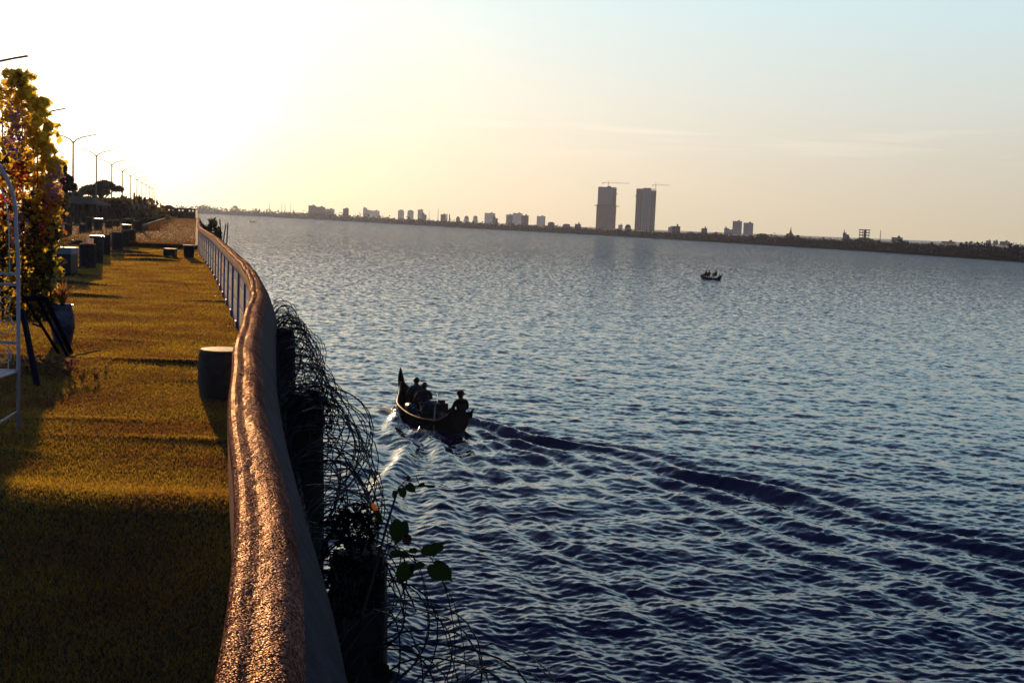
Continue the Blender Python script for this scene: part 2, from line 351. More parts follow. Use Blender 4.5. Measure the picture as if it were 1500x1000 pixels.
def ground_z(x, y):
    """height of the carpet: gently slumped near the camera, creased, flat further on"""
    x = np.asarray(x, float); y = np.asarray(y, float)
    yy = y+.04*np.sin(x*2.1)+.05*x
    z = np.zeros_like(yy)
    z -= np.clip(6.02-yy, 0, 1.9)*.094                         # falls away towards the viewer: out of the low sun
    z += .040*np.exp(-((yy-6.30)/.30)**2)
    z -= .010*np.clip(10-yy, 0, 3.6)*0
    cre = [(7.05, .012), (7.55, .020), (8.15, .012), (8.9, .014), (9.9, .012), (11.0, .016), (12.4, .02), (14.2, .016), (16.6, .02), (18.3, .03), (21.0, .022), (24.0, .03), (26.7, .03), (29.8, .035), (33.0, .03), (36.0, .045), (38.6, .05), (41.2, .05), (4.9, .014), (4.2, .012), (3.5, .01)]
    for k, (c, a) in enumerate(cre):
        w = .05+.003*c
        amp = a*np.clip(-.15+.75*np.sin(x*(.55+.13*(k % 5))*.7+k*1.7)+.45*np.sin(x*1.9+k*2.3), 0, 1.2)*1.9
        cc = c+.05*np.sin(x*1.1+k)+(.03+.006*c)*np.sin(x*.6+k*2.1)+.03*np.sin(x*3.7+k*2)
        z += amp*np.exp(-((y-cc)/w)**2)*1.15
        z += amp*.35*np.exp(-((y-cc-3*w)/(4*w))**2)
    z += .006*np.sin(x*1.9+y*1.3)*np.sin(y*2.7+1)
    return z
STEP_Y, TERR = 47.6, .17
# land: one sheet from behind the viewer to the horizon on the left of the bank, below the carpet and terrace
gm = mat('bank_earth', (.10, .075, .045), .95, .4, .6, coord='Object')
ys = np.concatenate([np.linspace(-30, 65, 60), np.geomspace(66, 2600, 40)])
mbk = MB(); rows = []
for y in ys:
    bx = float(bank_x(max(y, -1.6))) if y > -1.6 else .0
    rows.append([(bx-.12, y), (bx-3, y), (bx-12, y), (bx-60, y), (bx-400-y*.3, y), (bx-1500-y*.5, y)])
vs = [(x, y, -.55 if y < 47.6 else .12) for r in rows for x, y in r]; k = 6
fs = [(i*k+j, (i+1)*k+j, (i+1)*k+j+1, i*k+j+1) for i in range(len(rows)-1) for j in range(k-1)]
mbk.add(vs, [tuple(reversed(f)) for f in fs]).build('ground', gm); bpy.data.objects['ground']['kind'] = 'structure'
# embankment wall dropping to the river
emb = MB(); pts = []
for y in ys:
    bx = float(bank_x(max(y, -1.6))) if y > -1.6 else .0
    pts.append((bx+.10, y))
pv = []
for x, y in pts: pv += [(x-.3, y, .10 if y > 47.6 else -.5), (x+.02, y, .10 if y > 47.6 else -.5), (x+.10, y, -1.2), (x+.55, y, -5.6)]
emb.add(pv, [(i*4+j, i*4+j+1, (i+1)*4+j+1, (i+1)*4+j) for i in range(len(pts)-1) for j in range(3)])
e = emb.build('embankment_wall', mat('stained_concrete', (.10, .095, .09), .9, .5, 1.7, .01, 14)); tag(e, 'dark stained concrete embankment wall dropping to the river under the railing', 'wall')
# carpet of artificial turf
cm = mat('turf_backing', (.014, .020, .014), .9, .35, 5, .004, 180)
gy = np.concatenate([np.arange(-1.5, 14, .03), np.arange(14, STEP_Y+.01, .06)]); gu = np.concatenate([np.linspace(0, 4.5, 46), np.linspace(4.7, 40, 30)])
GY, GU = np.meshgrid(gy, gu, indexing='ij'); GX = rail_x(GY)-.02+.14*np.clip((7.5-GY)/2, 0, 1)-GU
GZ = ground_z(GX, GY); V = np.stack([GX.ravel(), GY.ravel(), GZ.ravel()], 1); nr, nc = GX.shape
ii = np.arange(nr-1)[:, None]*nc+np.arange(nc-1)[None]; np_mesh('lawn', V, np.stack([ii, ii+nc, ii+nc+1, ii+1], -1).reshape(-1, 4)[:, ::-1], cm, smooth=True, kind='structure')
# raised terrace beyond the step
tm = mat('terrace_turf_backing', (.10, .055, .022), .95, .35, 1.5)
tv = []; ty = list(np.linspace(STEP_Y, 65, 10))+list(np.geomspace(66, 260, 20))
tb = MB()
for y in ty:
    bx = float(bank_x(y)); tv += [(bx-.05, y, TERR), (bx-10, y, TERR), (bx-40, y, TERR), (bx-160, y, TERR)]
tb.add(tv, [(i*4+j+1, i*4+j, (i+1)*4+j, (i+1)*4+j+1)[::-1][::-1] for i in range(len(ty)-1) for j in range(3)])
bx = float(bank_x(STEP_Y)); tb.add([(bx-.05, STEP_Y, TERR), (bx-160, STEP_Y, TERR), (bx-160, STEP_Y, -.7), (bx-.05, STEP_Y, -.7)], [(0, 1, 2, 3)])
t = tb.build('terrace', tm); t['kind'] = 'structure'
# blades
def blades(name, x, y, z, w, h, m, lean=.5, dens=None):
    n = len(x); a = rng.uniform(0, 2*np.pi, n); dx, dy = np.cos(a)*w/2, np.sin(a)*w/2
    lx, ly = rng.normal(0, lean, n)*h, rng.normal(0, lean, n)*h; hh = h*rng.uniform(.55, 1.15, n)
    V = np.empty((n, 3, 3)); V[:, 0] = np.stack([x-dx, y-dy, z-.002], 1); V[:, 1] = np.stack([x+dx, y+dy, z-.002], 1); V[:, 2] = np.stack([x+lx, y+ly, z+hh], 1)
    F = np.arange(3*n).reshape(-1, 3); o = np_mesh(name, V.reshape(-1, 3), F, m, kind='stuff'); return o
yg = np.linspace(3.6, STEP_Y-.15, 4000); wg = .00092*yg**.97+.0004; hg_ = .0185+.00028*yg; um = np.clip(1.5+.42*yg, 0, 15)
den = um*np.interp(yg, [3, 6, 12, 25, 48], [1.6, 1.3, .9, .7, .6])/(wg*hg_); cdf = np.cumsum(den); cdf /= cdf[-1]
yl = np.interp(rng.random(1050000), cdf, yg); xs = rail_x(yl)-.04+.14*np.clip((7.5-yl)/2, 0, 1)-rng.random(len(yl))*np.interp(yl, yg, um); wl = np.interp(yl, yg, wg); hl = np.interp(yl, yg, hg_)
bm_ = mat('turf_blades', (.030, .042, .030), .30, .5, 1.6, jitter=1.0, trans=((.90, .60, .05), .42), spec=.6)
tag(blades('grass', xs, yl, ground_z(xs, yl), wl, hl, bm_), 'olive green artificial turf carpet laid along the railing', 'grass')
n = 230000; yy = 47.7+(190-47.7)*rng.random(n)**1.6; uu = rng.uniform(0, 1, n)*(11+.13*yy); xx = bank_x(yy)-.2-uu
tmb = mat('terrace_blades', (.05, .035, .015), .7, .4, 1.0, spec=.05, jitter=.25, trans=((.50, .26, .05), .30))
tag(blades('grass', xx, yy, np.full(n, TERR), .03*(yy/70), np.full(n, .035), tmb), 'brownish turf on the raised terrace beyond the step', 'grass')
# ------------------------------------------------------------------ far bank
FB = [(230, 308.9+.6), (300, 313), (420, 319.3), (560, 327), (700, 335), (860, 343.5), (980, 350.5), (1110, 358.3), (1240, 366), (1370, 374.6), (1500, 383.5), (1640, 394.5), (1800, 409)]
FBW = [on_z(a, b, WATER) for a, b in FB]
fbm = mat('far_bank_soil', (.05, .028, .024), .95, .35, .02)
mb = MB(); vs = []
for p in FBW:
    u = Vector((p.x, p.y, 0)).normalized()
    for off, z in ((-2, WATER-.3), (4, WATER+.5), (14, WATER+1.2), (900+p.y*.3, WATER+1.3)): vs.append((p.x+u.x*off, p.y+u.y*off, z))
mb.add(vs, [(i*4+j, i*4+j+1, (i+1)*4+j+1, (i+1)*4+j) for i in range(len(FBW)-1) for j in range(3)])
o = mb.build('far_shore', fbm); o['kind'] = 'structure'
def shore(px, back=0):
    """point on the far shore under photo column px, back metres further on"""
    pxs = [a for a, _ in FB]; py = np.interp(px, pxs, [b for _, b in FB]); p = on_z(px, py, WATER); u = Vector((p.x, p.y, 0)).normalized()
    q = p+u*(back+4); q.z = WATER+1.2+min(back, 60)*.01; return q
# treeline mass: many leaf clumps, photo-measured crown tops
TOPS = [(285, 300), (300, 300), (330, 302), (345, 304), (400, 306), (450, 309), (520, 312), (560, 315.5), (620, 319), (680, 322.5), (740, 325), (800, 328), (860, 331), (900, 336), (960, 337.5), (1000, 341.5), (1030, 341), (1050, 340.5), (1080, 344), (1130, 342.5), (1160, 344.5), (1200, 348.5), (1235, 351), (1260, 350), (1290, 354), (1320, 353.5), (1360, 357), (1400, 358.5), (1420, 353.5), (1440, 356), (1470, 361), (1485, 357), (1500, 359), (1560, 362), (1700, 372), (1800, 380)]
PS, FS_, base_i = [], [], 0
clumps_p, clumps_s = [], []
px = 255.0
while px < 1790:
    d0 = shore(px); dist0 = d0.y; m_per = dist0/F_PX
    top = np.interp(px, [a for a, _ in TOPS], [b for _, b in TOPS])
    for row, (bk, hf) in enumerate(((-3, .40), (4, .6), (12, .85), (26, 1.05))):
        p = shore(px+random.uniform(-2, 2), bk)
        ztop = at_d(px, top, p.y).z*1.0
        ht = max(2.5, (ztop-p.z)*hf*random.uniform(.62, 1.15)); wd = max(2.2, random.uniform(3, 6)*(1 if dist0 < 900 else 1.6))
        n = 26 if dist0 > 700 else (60 if dist0 > 520 else 110)
        q = rand_unit(n)*(rng.random(n)**.35)[:, None]; q[:, 2] = np.abs(q[:, 2])**1.3
        P = np.array(p)+q*np.array([wd, wd*.6, ht])*.95
        P[:, 2] = p.z+q[:, 2]*ht
        clumps_p.append(P); clumps_s.append(np.full(n, max(.55, 1.5*m_per*(1 if dist0 < 700 else 1.3)))*rng.uniform(.7, 1.5, n))
    px += random.uniform(1.6, 3.0)*(1.0 if px > 900 else 1.5)
P = np.concatenate(clumps_p); s_ = np.concatenate(clumps_s)
V, Fc = leaf_cards(P, s_, long=1.2)
fol = mat('far_foliage', (.018, .018, .028), .9, .4, .05, jitter=.5)
tag(np_mesh('far_woods', V, Fc, fol, kind='stuff'), 'dark unbroken belt of trees along the far bank', 'woods')
# ------------------------------------------------------------------ railing: rounded cap on a pierced balustrade
RAILZ = .96
def rail_lift(s):                                   # the cap climbs with the raised terrace
    y = np.interp(s, RS, RP[:, 1]); return np.clip((y-43)/6, 0, 1)*TERR
capm = bpy.data.materials.new('pebbled_red_concrete'); capm.use_nodes = True; nt = capm.node_tree; bs = nt.nodes['Principled BSDF']
tcn = N('ShaderNodeTexCoord'); OC = tcn.outputs['Object']
vo = N('ShaderNodeTexVoronoi'); L(OC, vo.inputs[0]); vo.inputs['Scale'].default_value = 190
vo2 = N('ShaderNodeTexVoronoi'); L(OC, vo2.inputs[0]); vo2.inputs['Scale'].default_value = 60
n1 = N('ShaderNodeTexNoise'); L(OC, n1.inputs[0]); n1.inputs['Scale'].default_value = 6; n1.inputs['Detail'].default_value = 8
n2 = N('ShaderNodeTexNoise'); L(OC, n2.inputs[0]); n2.inputs['Scale'].default_value = 60; n2.inputs['Detail'].default_value = 6
r1 = N('ShaderNodeValToRGB'); L(n1.outputs[0], r1.inputs[0])
for e, (p, c) in zip(r1.color_ramp.elements, ((.36, (.24, .075, .070)), (.66, (.56, .30, .26)))): e.position = p; e.color = (*c, 1)
r2 = N('ShaderNodeValToRGB'); L(vo.outputs['Color'], r2.inputs[0])
for e, (p, c) in zip(r2.color_ramp.elements, ((.30, (.22, .14, .15)), (.72, (1.5, 1.35, 1.3)))): e.position = p; e.color = (*c, 1)
mxc = N('ShaderNodeMix', data_type='RGBA', blend_type='MULTIPLY'); mxc.inputs[0].default_value = .85; L(r1.outputs[0], mxc.inputs[6]); L(r2.outputs[0], mxc.inputs[7])
gap = N('ShaderNodeMapRange'); L(vo.outputs['Distance'], gap.inputs[0]); gap.inputs[1].default_value = .15; gap.inputs[2].default_value = .65; gap.inputs[3].default_value = 1.15; gap.inputs[4].default_value = .30
mx2 = N('ShaderNodeVectorMath', operation='SCALE'); L(mxc.outputs[2], mx2.inputs[0]); L(gap.outputs[0], mx2.inputs['Scale']); PEB = mx2.outputs[0]
L(PEB, bs.inputs['Base Color'])
hs = math_('ADD', math_('MULTIPLY', vo.outputs['Distance'], -1.0), math_('MULTIPLY', vo2.outputs['Distance'], -1.2)); hs = math_('ADD', hs, math_('MULTIPLY', n2.outputs[0], .5))
bp = N('ShaderNodeBump'); bp.inputs['Strength'].default_value = 1; bp.inputs['Distance'].default_value = .005; L(hs, bp.inputs['Height']); L(bp.outputs[0], bs.inputs['Normal'])
dfs = N('ShaderNodeBsdfDiffuse'); L(PEB, dfs.inputs[0]); L(bp.outputs[0], dfs.inputs['Normal'])
gls = N('ShaderNodeBsdfGlossy'); gls.inputs['Color'].default_value = (1, .74, .62, 1); gls.inputs['Roughness'].default_value = .32; L(bp.outputs[0], gls.inputs['Normal'])
mgl = N('ShaderNodeMixShader'); gr = N('ShaderNodeMapRange'); L(vo.outputs['Color'], gr.inputs[0]); gr.inputs[1].default_value = .35; gr.inputs[2].default_value = .9; gr.inputs[3].default_value = .02; gr.inputs[4].default_value = .05
L(gr.outputs[0], mgl.inputs[0]); L(dfs.outputs[0], mgl.inputs[1]); L(gls.outputs[0], mgl.inputs[2]); L(mgl.outputs[0], nt.nodes['Material Output'].inputs[0])
sidem = mat('red_painted_side', (.30, .055, .035), .55, .4, 14, .0015, 120)
outm = mat('painted_shade_outer_side', (.022, .032, .064), .85, .6, 9, .005, 130, spec=.12)  # outer flank of the cap: shade on the same concrete, painted in as navy
PROF = [(-.098, -.135), (-.098, -.03), (-.094, -.010), (-.086, .000), (-.074, .005), (-.064, .004), (-.055, .001), (-.047, .000), (-.038, .003), (-.024, .006), (-.008, .006), (.006, -.001), (.018, -.016), (.031, -.040), (.056, -.090), (.088, -.145), (.110, -.200), (.095, -.215), (-.085, -.165)]
assert outm.name
root_r = thing('promenade_railing', 'long curving river railing with pebbled red-brown cap over blue balustrade', 'railing', (0, 0, 0))
k = len(PROF); nsec = len(RP); w0 = np.sin(RS*2.3)*.5+np.sin(RS*5.1+1)*.3+np.sin(RS*13.0+2)*.2
V = np.zeros((nsec, k, 3)); lift = rail_lift(RS)
for j, (u, z) in enumerate(PROF):
    wob = .0012*np.sin(RS*7+j)+.003*w0*(1 if z > -.02 else .3)
    uu = u+.004*np.sin(RS*3.1)*(1 if z > -.05 else 0)
    V[:, j, 0] = RP[:, 0]+RN[:, 0]*uu; V[:, j, 1] = RP[:, 1]+RN[:, 1]*uu; V[:, j, 2] = RAILZ+z+lift+wob
ii = (np.arange(nsec-1)[:, None]*k+np.arange(k)[None]); jj = (np.arange(nsec-1)[:, None]*k+(np.arange(k)[None]+1) % k)
F = np.stack([ii, ii+k, jj+k, jj], -1).reshape(-1, 4)
V[:, 2:13, 2] += rng.normal(0, .0011, (nsec, 11)); V[:, 2:13, 2] += (.0035*np.sin(RS*1.7+1)*np.sin(RS*.6))[:, None]
for sj in np.arange(2.35, RS[-1], 4.0): V[int(sj/.03), 1:16, 2] -= .006
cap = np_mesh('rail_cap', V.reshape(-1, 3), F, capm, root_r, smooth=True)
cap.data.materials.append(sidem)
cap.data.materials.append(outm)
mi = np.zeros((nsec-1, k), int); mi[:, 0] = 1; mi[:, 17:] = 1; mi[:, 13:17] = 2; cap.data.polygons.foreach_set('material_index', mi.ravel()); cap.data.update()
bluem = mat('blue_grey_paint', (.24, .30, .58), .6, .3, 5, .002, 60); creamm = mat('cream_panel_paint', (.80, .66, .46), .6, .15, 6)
DARKB = mat('dark_blue_paint', (.10, .13, .26), .6, .3, 7)
BOTZ = RAILZ-.166
s = .35
while s < RS[-1]-2.3:
    oo = 0; p, rz = rail_at(s, oo); zl = float(rail_lift(s)); gz = float(ground_z(p[0], p[1])) if p[1] < STEP_Y else TERR
    p2, rz2 = rail_at(s+1.0, oo); zt = BOTZ+zl
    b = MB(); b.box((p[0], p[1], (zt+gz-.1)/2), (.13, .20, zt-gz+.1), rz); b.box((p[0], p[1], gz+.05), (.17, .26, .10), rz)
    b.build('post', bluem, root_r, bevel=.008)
    gz2 = min(gz, float(ground_z(p2[0], p2[1])) if p2[1] < STEP_Y else TERR); hh = zt-gz2
    c, sn = math.cos(rz2), math.sin(rz2)
    def q(u, v): return (p2[0]+c*u-sn*v, p2[1]+sn*u+c*v)
    f = MB(); LN = 1.76
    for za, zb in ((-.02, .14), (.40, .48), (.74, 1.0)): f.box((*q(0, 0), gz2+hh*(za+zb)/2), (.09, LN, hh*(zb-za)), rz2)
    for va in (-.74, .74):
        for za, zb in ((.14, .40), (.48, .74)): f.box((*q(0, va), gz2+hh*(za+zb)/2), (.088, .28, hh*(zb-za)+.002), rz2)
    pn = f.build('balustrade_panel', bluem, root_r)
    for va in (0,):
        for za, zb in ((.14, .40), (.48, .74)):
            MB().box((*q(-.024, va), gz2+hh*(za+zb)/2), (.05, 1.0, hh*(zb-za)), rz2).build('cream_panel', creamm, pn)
    s += 2.0
# ------------------------------------------------------------------ stone seat by the railing, two dark blocks further on
def stump(name, label, cat, px0, px1, ptop, pbase, m, mtop, seed, group=None, wob=.05, prof=None, cap=.03):
    c = on_z((px0+px1)/2, pbase, 0); d = c.y; r = (px1-px0)/2*px_size(d)
    zt = at_d((px0+px1)/2, ptop, d+r*.6).z; h = zt-c.z
    gz = float(ground_z(c.x, c.y+r)) if d < STEP_Y else TERR
    root = thing(name, label, cat, (c.x, c.y+r, gz), group=group); h = zt-gz
    b = MB(); b.lathe((0, 0, 0), prof(r, h) if prof else [(r*.86, -.05), (r*.9, .02), (r*1.0, h*.35), (r, h*.7), (r*.96, h-.03), (r*.93, h-.006)], 22, wob, seed); b.build('body' if not prof else 'trunk', m, root, smooth=True)
    t = MB(); t.lathe((0, 0, 0), [(r*.925, h-.008), (r*.91, h+.004), (r*.5, h+.006)], 22, wob, seed); t.build('top', mtop, root)
    return root, r, h
stone = mat('dark_stone', (.075, .065, .062), .85, .4, 12, .006, 60); stonetop = mat('worn_stone_top', (.20, .16, .14), .6, .4, 20, .004, 90)
stump('round_stone_seat', 'dark round stone stool close beside the railing', 'stool', 281, 352, 513, 588, stone, stonetop, 3)
def gp(px, py, z=0.0): return on_z(px, py, z)
c = gp(270, 377.5); b0 = thing('litter_bin', 'small dark bin with a pale rim beside the blue balustrade', 'bin', (c.x+.15, c.y, 0))
bd = MB(); bd.lathe((0, 0, 0), [(.15, 0), (.19, .38), (.185, .40)], 16); bd.build('body', mat('dark_navy', (.02, .025, .05), .5), b0, smooth=True)
MB().lathe((0, 0, 0), [(.20, .395), (.205, .42), (.19, .425)], 16).build('rim', mat('pale_rim', (.6, .58, .55), .4), b0)
b1_ = thing('low_stool', 'low dark boxy stool left of the small bin at the balustrade', 'stool', (c.x-.42, c.y-.15, 0))
sm_ = MB(); sm_.box((0, 0, .16), (.36, .34, .22)); sm_.box((0, 0, .28), (.39, .37, .02)); sm_.build('seat', mat('dark_navy', (.02, .025, .05), .5), b1_, bevel=.01)
for ax in (-.14, .14):
    for ay in (-.13, .13): MB().box((ax, ay, .03), (.06, .06, .06)).build('leg', mat('dark_navy', (.02, .025, .05), .5), b1_)
# ------------------------------------------------------------------ timber stakes outside the railing and razor wire
wood = mat('old_dark_timber', (.014, .012, .014), .9, .5, 9, .01, 30)
for i, (pxc, ptop, d, wd, lb) in enumerate(((409, 484, 9.0, .17, 'dark squared timber pile outside the railing, farthest of three'), (443, 578, 5.9, .15, 'dark squared timber pile outside the railing, middle of three'), (520, 815, 3.38, .14, 'dark squared timber pile outside the railing, nearest and largest'))):
    c = at_d(pxc, ptop, d); b = MB(); _, rz = rail_at(np.interp(d, RP[:, 1], RS))
    zz = [-5.2, -3, -1.6, -1.2, -.9, -.6, -.35, -.2, -.1, -.04, 0, .012]
    prof_ = []; rr_ = random.Random(i); nn_ = 16; vs = []
    for z in zz:
        for k_ in range(nn_):
            a_ = 2*math.pi*k_/nn_; sq = wd*.56/max(abs(math.cos(a_)), abs(math.sin(a_)), .84); sq *= 1+.07*math.sin(k_*2.3+z*3)+.05*rr_.random()-(.10 if z > -.03 else 0); vs.append((sq*math.cos(a_), sq*math.sin(a_), z-(.03*rr_.random() if z > -.06 else 0)))
    fs = [(q_*nn_+k_, q_*nn_+(k_+1) % nn_, (q_+1)*nn_+(k_+1) % nn_, (q_+1)*nn_+k_) for q_ in range(len(zz)-1) for k_ in range(nn_)]; fs.append(tuple(range((len(zz)-1)*nn_, len(zz)*nn_))); b.add(vs, fs)
    o = b.build('timber_pile', wood, bevel=.012); o.location = (c.x, c.y+wd/2, c.z); o.rotation_euler = (R(1), R(-1.5), rz); tag(o, lb, 'pile', 'timber piles outside the railing')
    # cross waler
wr = MB(); p0, _ = rail_at(1.6, .24); pts = [(*rail_at(s_, .19)[0], .30) for s_ in np.arange(1.5, 13, .5)]
wr.tube(pts, .045, 6); o = wr.build('timber_rail', wood); tag(o, 'long dark timber tied along the outside of the railing behind the razor wire', 'timber')
wirem = mat('galvanised_wire', (.03, .033, .045), .45, .4, 30, metal=.6)
def coil(name, label, s0, s1, off, zc, rad, pitch, seed, wire=.0026, barbs=True, zfun=None):
    r_ = random.Random(seed); ph = [r_.random()*6.28 for _ in range(8)]; b = MB(); n = int((s1-s0)/abs(pitch)*26); pts = []; V = []; Fb = []
    for i in range(n):
        t = i/26; a = 2*math.pi*t; ss = (s0 if pitch > 0 else s1)+pitch*t+.05*math.sin(a*.37+ph[0])+.035*math.sin(a*1.13+ph[1])
        rr_ = rad(ss)*(1+.16*math.sin(t*.9+ph[2])+.12*math.sin(t*2.3+ph[3])+.08*math.sin(3*a+ph[4]))
        pp, rz = rail_at(ss, off(ss)+rr_*math.cos(a)*.9); z = zc(ss)+rr_*math.sin(a)+.04*math.sin(t*.55+ph[5])
        pp = pp+np.array([0, .10*math.sin(a*1.0+ph[6])*rr_/.25]); pts.append(Vector((pp[0], pp[1], z)))
    b.tube(pts, wire, 4, cap=False)
    if barbs:
        for i in range(2, len(pts)-2, 2):
            if r_.random() < .12: continue
            t = (pts[i+1]-pts[i-1]).normalized(); o_ = t.orthogonal().normalized(); q_ = t.cross(o_); an = r_.random()*6.28
            w = (o_*math.cos(an)+q_*math.sin(an)); L_ = .013; wdt = .0045
            p = pts[i]; b.add([p-t*L_+w*wdt, p-t*.003-w*.002, p+t*L_+w*wdt*1.2, p-t*L_-w*wdt, p+t*.003+w*.002, p+t*L_-w*wdt*1.2], [(0, 1, 4), (1, 2, 4), (3, 4, 1), (4, 5, 1)])
    o = b.build(name, wirem); tag(o, label, 'razor wire', 'razor wire outside the railing'); return o
sY = lambda y: float(np.interp(y, RP[:, 1], RS))
RAD = lambda s: float(np.interp(s, [sY(1.4), sY(2.4), sY(3.0), sY(3.8), sY(4.6), sY(5.4), sY(6.4), sY(7.6), sY(9.5), sY(11)], [.30, .28, .20, .14, .20, .25, .17, .19, .12, .09]))
OFF = lambda s: float(np.interp(s, [sY(1.4), sY(2.4), sY(3.0), sY(3.8), sY(5.2), sY(7), sY(11)], [.48, .44, .35, .29, .30, .25, .18]))
ZC = lambda s: float(np.interp(s, [sY(1.4), sY(2.4), sY(3.4), sY(5.2), sY(7), sY(11)], [.24, .30, .42, .52, .58, .70]))
coil('razor_wire_coil', 'tangled razor wire coil hanging along the outside of the railing', sY(3.4), sY(11), OFF, ZC, RAD, .10, 1)
coil('razor_wire_coil', 'loose inner razor wire loops pressed against the timber piles', sY(1.9), sY(10), lambda s: OFF(s)-.06, lambda s: ZC(s)-.03, lambda s: RAD(s)*.72, .15, 2)
coil('razor_wire_coil', 'wide sagging razor wire loops below the leafy vine at the near end', sY(1.75), sY(3.5), OFF, ZC, RAD, .11, 3, .0018)
coil('razor_wire_coil', 'crossing razor wire strands meshed through the main coil', sY(2.6), sY(10.5), OFF, ZC, lambda s: RAD(s)*.97, -.12, 8) 
# ------------------------------------------------------------------ vine with heart-shaped leaves
leafm = mat('vine_leaf', (.004, .011, .008), .6, .5, 30, spec=.15, trans=((.006, .020, .007), .2)); leafo = mat('vine_leaf_orange', (.25, .08, .012), .5, .3, 40, trans=((.35, .12, .02), .5)); stemm = mat('vine_stem', (.03, .028, .02), .7)
v0 = at_d(545, 815, 2.75); vine = thing('leafy_vine', 'dark leafy vine stem with broad leaves rising beside the razor wire', 'plant', v0)
def vp(px, py, d=2.75): return at_d(px, py, d)-v0
vs_ = MB(); vs_.tube([vp(530, 900), vp(545, 850), vp(556, 808), vp(568, 765), vp(577, 735), vp(585, 712), vp(594, 703), vp(603, 697)], [.004, .004, .0036, .0032, .0028, .002, .0014, .001], 6)
vs_.tube([vp(556, 808), vp(575, 815), vp(600, 812), vp(622, 815)], [.0025, .002, .002, .0012], 5)
vs_.tube([vp(600, 812), vp(612, 822), vp(628, 822)], .0012, 5); vs_.tube([vp(568, 765), vp(562, 757), vp(556, 752)], .0011, 5); vs_.tube([vp(556, 808), vp(575, 800), vp(588, 790)], .0015, 5)
vs_.tube([vp(603, 697), vp(610, 698), vp(614, 709), vp(628, 712)], .0012, 5); vs_.build('stem', stemm, vine)
def leaf(px, py, wpx, hpx, rot, m, tilt=.3, d=2.75, seed=0):
    """heart-shaped blade, petiole notch at the top; rot turns it in the picture plane, tilt leans it"""
    c = vp(px, py, d); s = px_size(d); W_, H_ = wpx*s, hpx*s; out = []
    prof = [(0, .40), (.16, .50), (.34, .46), (.47, .28), (.50, .05), (.42, -.18), (.25, -.36), (.07, -.52), (0, -.72)]
    pr = prof+[(-a, b) for a, b in reversed(prof[1:-1])]
    cen = Vector((0, 0, 0)); vs = [Vector((0, 0, 0))]
    for a, b in pr: vs.append(Vector((a*W_, .10*W_*(1-2*abs(a))*0-abs(a)*W_*.28+.12*H_*b*b*4*.3, b*H_)))
    Mx = Matrix.Rotation(rot, 3, 'Y') @ Matrix.Rotation(tilt, 3, 'X') @ Matrix.Rotation(.2*math.sin(seed*3), 3, 'Z'); n = len(pr)
    vs = [Mx @ v + c for v in vs]; MB().add(vs, [(0, 1+i, 1+(i+1) % n) for i in range(n)]).build('leaf', m, vine, smooth=True)
for i, a in enumerate(((584, 777, 30, 38, .25, leafm, .2), (549, 743, 17, 12, 1.1, leafo, .7), (555, 756, 22, 16, 1.2, leafm, .8), (590, 721, 12, 17, -.2, leafm, .1), (602, 714, 14, 18, -.7, leafm, .2), (578, 724, 8, 14, .1, leafm, .1), (598, 700, 7, 9, .5, leafm, .3),
                       (633, 804, 36, 22, -.2, leafm, .3), (646, 836, 34, 42, -.75, leafm, .3), (592, 838, 26, 40, .35, leafm, .3), (612, 828, 26, 16, -.6, leafm, .6), (585, 810, 30, 15, .3, leafm, .5), (606, 806, 14, 12, -.4, leafm, .4), (596, 790, 15, 18, -.3, mat('vine_leaf_rust', (.07, .018, .012), .6), .2), (560, 985, 34, 40, .9, leafm, .5), (545, 960, 22, 30, .3, leafm, .3), (617, 710, 6, 12, 1.1, leafm, .1), (630, 712, 5, 16, 1.5, leafm, .1))): leaf(*a, seed=i)
# bush at the far end of the rail
def bush(name, label, c, r, n, size, m, group=None, stems=5, cat='bush'):
    root = thing(name, label, cat, c, group=group)
    q = rand_unit(n)*(.45+.55*rng.random(n)[:, None]**.5); q[:, 2] = q[:, 2]*.5+.5; lump = 1+.3*np.sin(q[:, 0]*5+c[0])*np.sin(q[:, 2]*6+q[:, 1]*4)
    P = q*np.array([r[0], r[1], r[2]])*lump[:, None]; P[:, 2] = q[:, 2]*r[2]*lump
    V, F = leaf_cards(P, size*rng.uniform(.6, 1.4, n)); np_mesh('crown', V, F, m, root)
    b = MB()
    for k in range(stems):
        a = k*2.4; e_ = Vector((r[0]*.6*math.cos(a), r[1]*.6*math.sin(a), r[2]*.8)); b.tube([(0, 0, -.05), e_*.5+Vector((0, 0, .1*r[2])), e_], [r[2]*.02, r[2]*.014, r[2]*.005], 5)
    b.build('stem', stemm, root); return root
greend = mat('dark_leaves', (.035, .042, .018), .7, .4, 3, jitter=.5, trans=((.12, .13, .03), .3))
nightleaf = mat('dead_dark_leaves', (.012, .012, .012), .9, .4, 30, jitter=.4, spec=.1)
for px_, py_, d_, r_3, n_, lb_ in ((517, 800, 3.30, (.075, .08, .12), 420, 'ragged clump of dead dark leaves caught on the nearest timber pile'), (505, 905, 3.05, (.12, .10, .20), 520, 'lowest ragged clump of dead leaves beside the rail near the picture bottom'), (455, 640, 5.7, (.12, .12, .22), 500, 'ragged clump of dead leaves caught below the middle timber pile top')):
    c_ = at_d(px_, py_, d_); bush('leaf_clump', lb_, c_, r_3, n_, .013, nightleaf, 'dead leaf clumps caught on the piles', stems=4, cat='leaf clump')
c = at_d(311, 330, 62); bush('bank_bush', 'dark ragged bush leaning over the water past the end of the railing', (c.x-.1, 62, -.4), (.55, 1.2, 1.30), 900, .13, greend, stems=9)
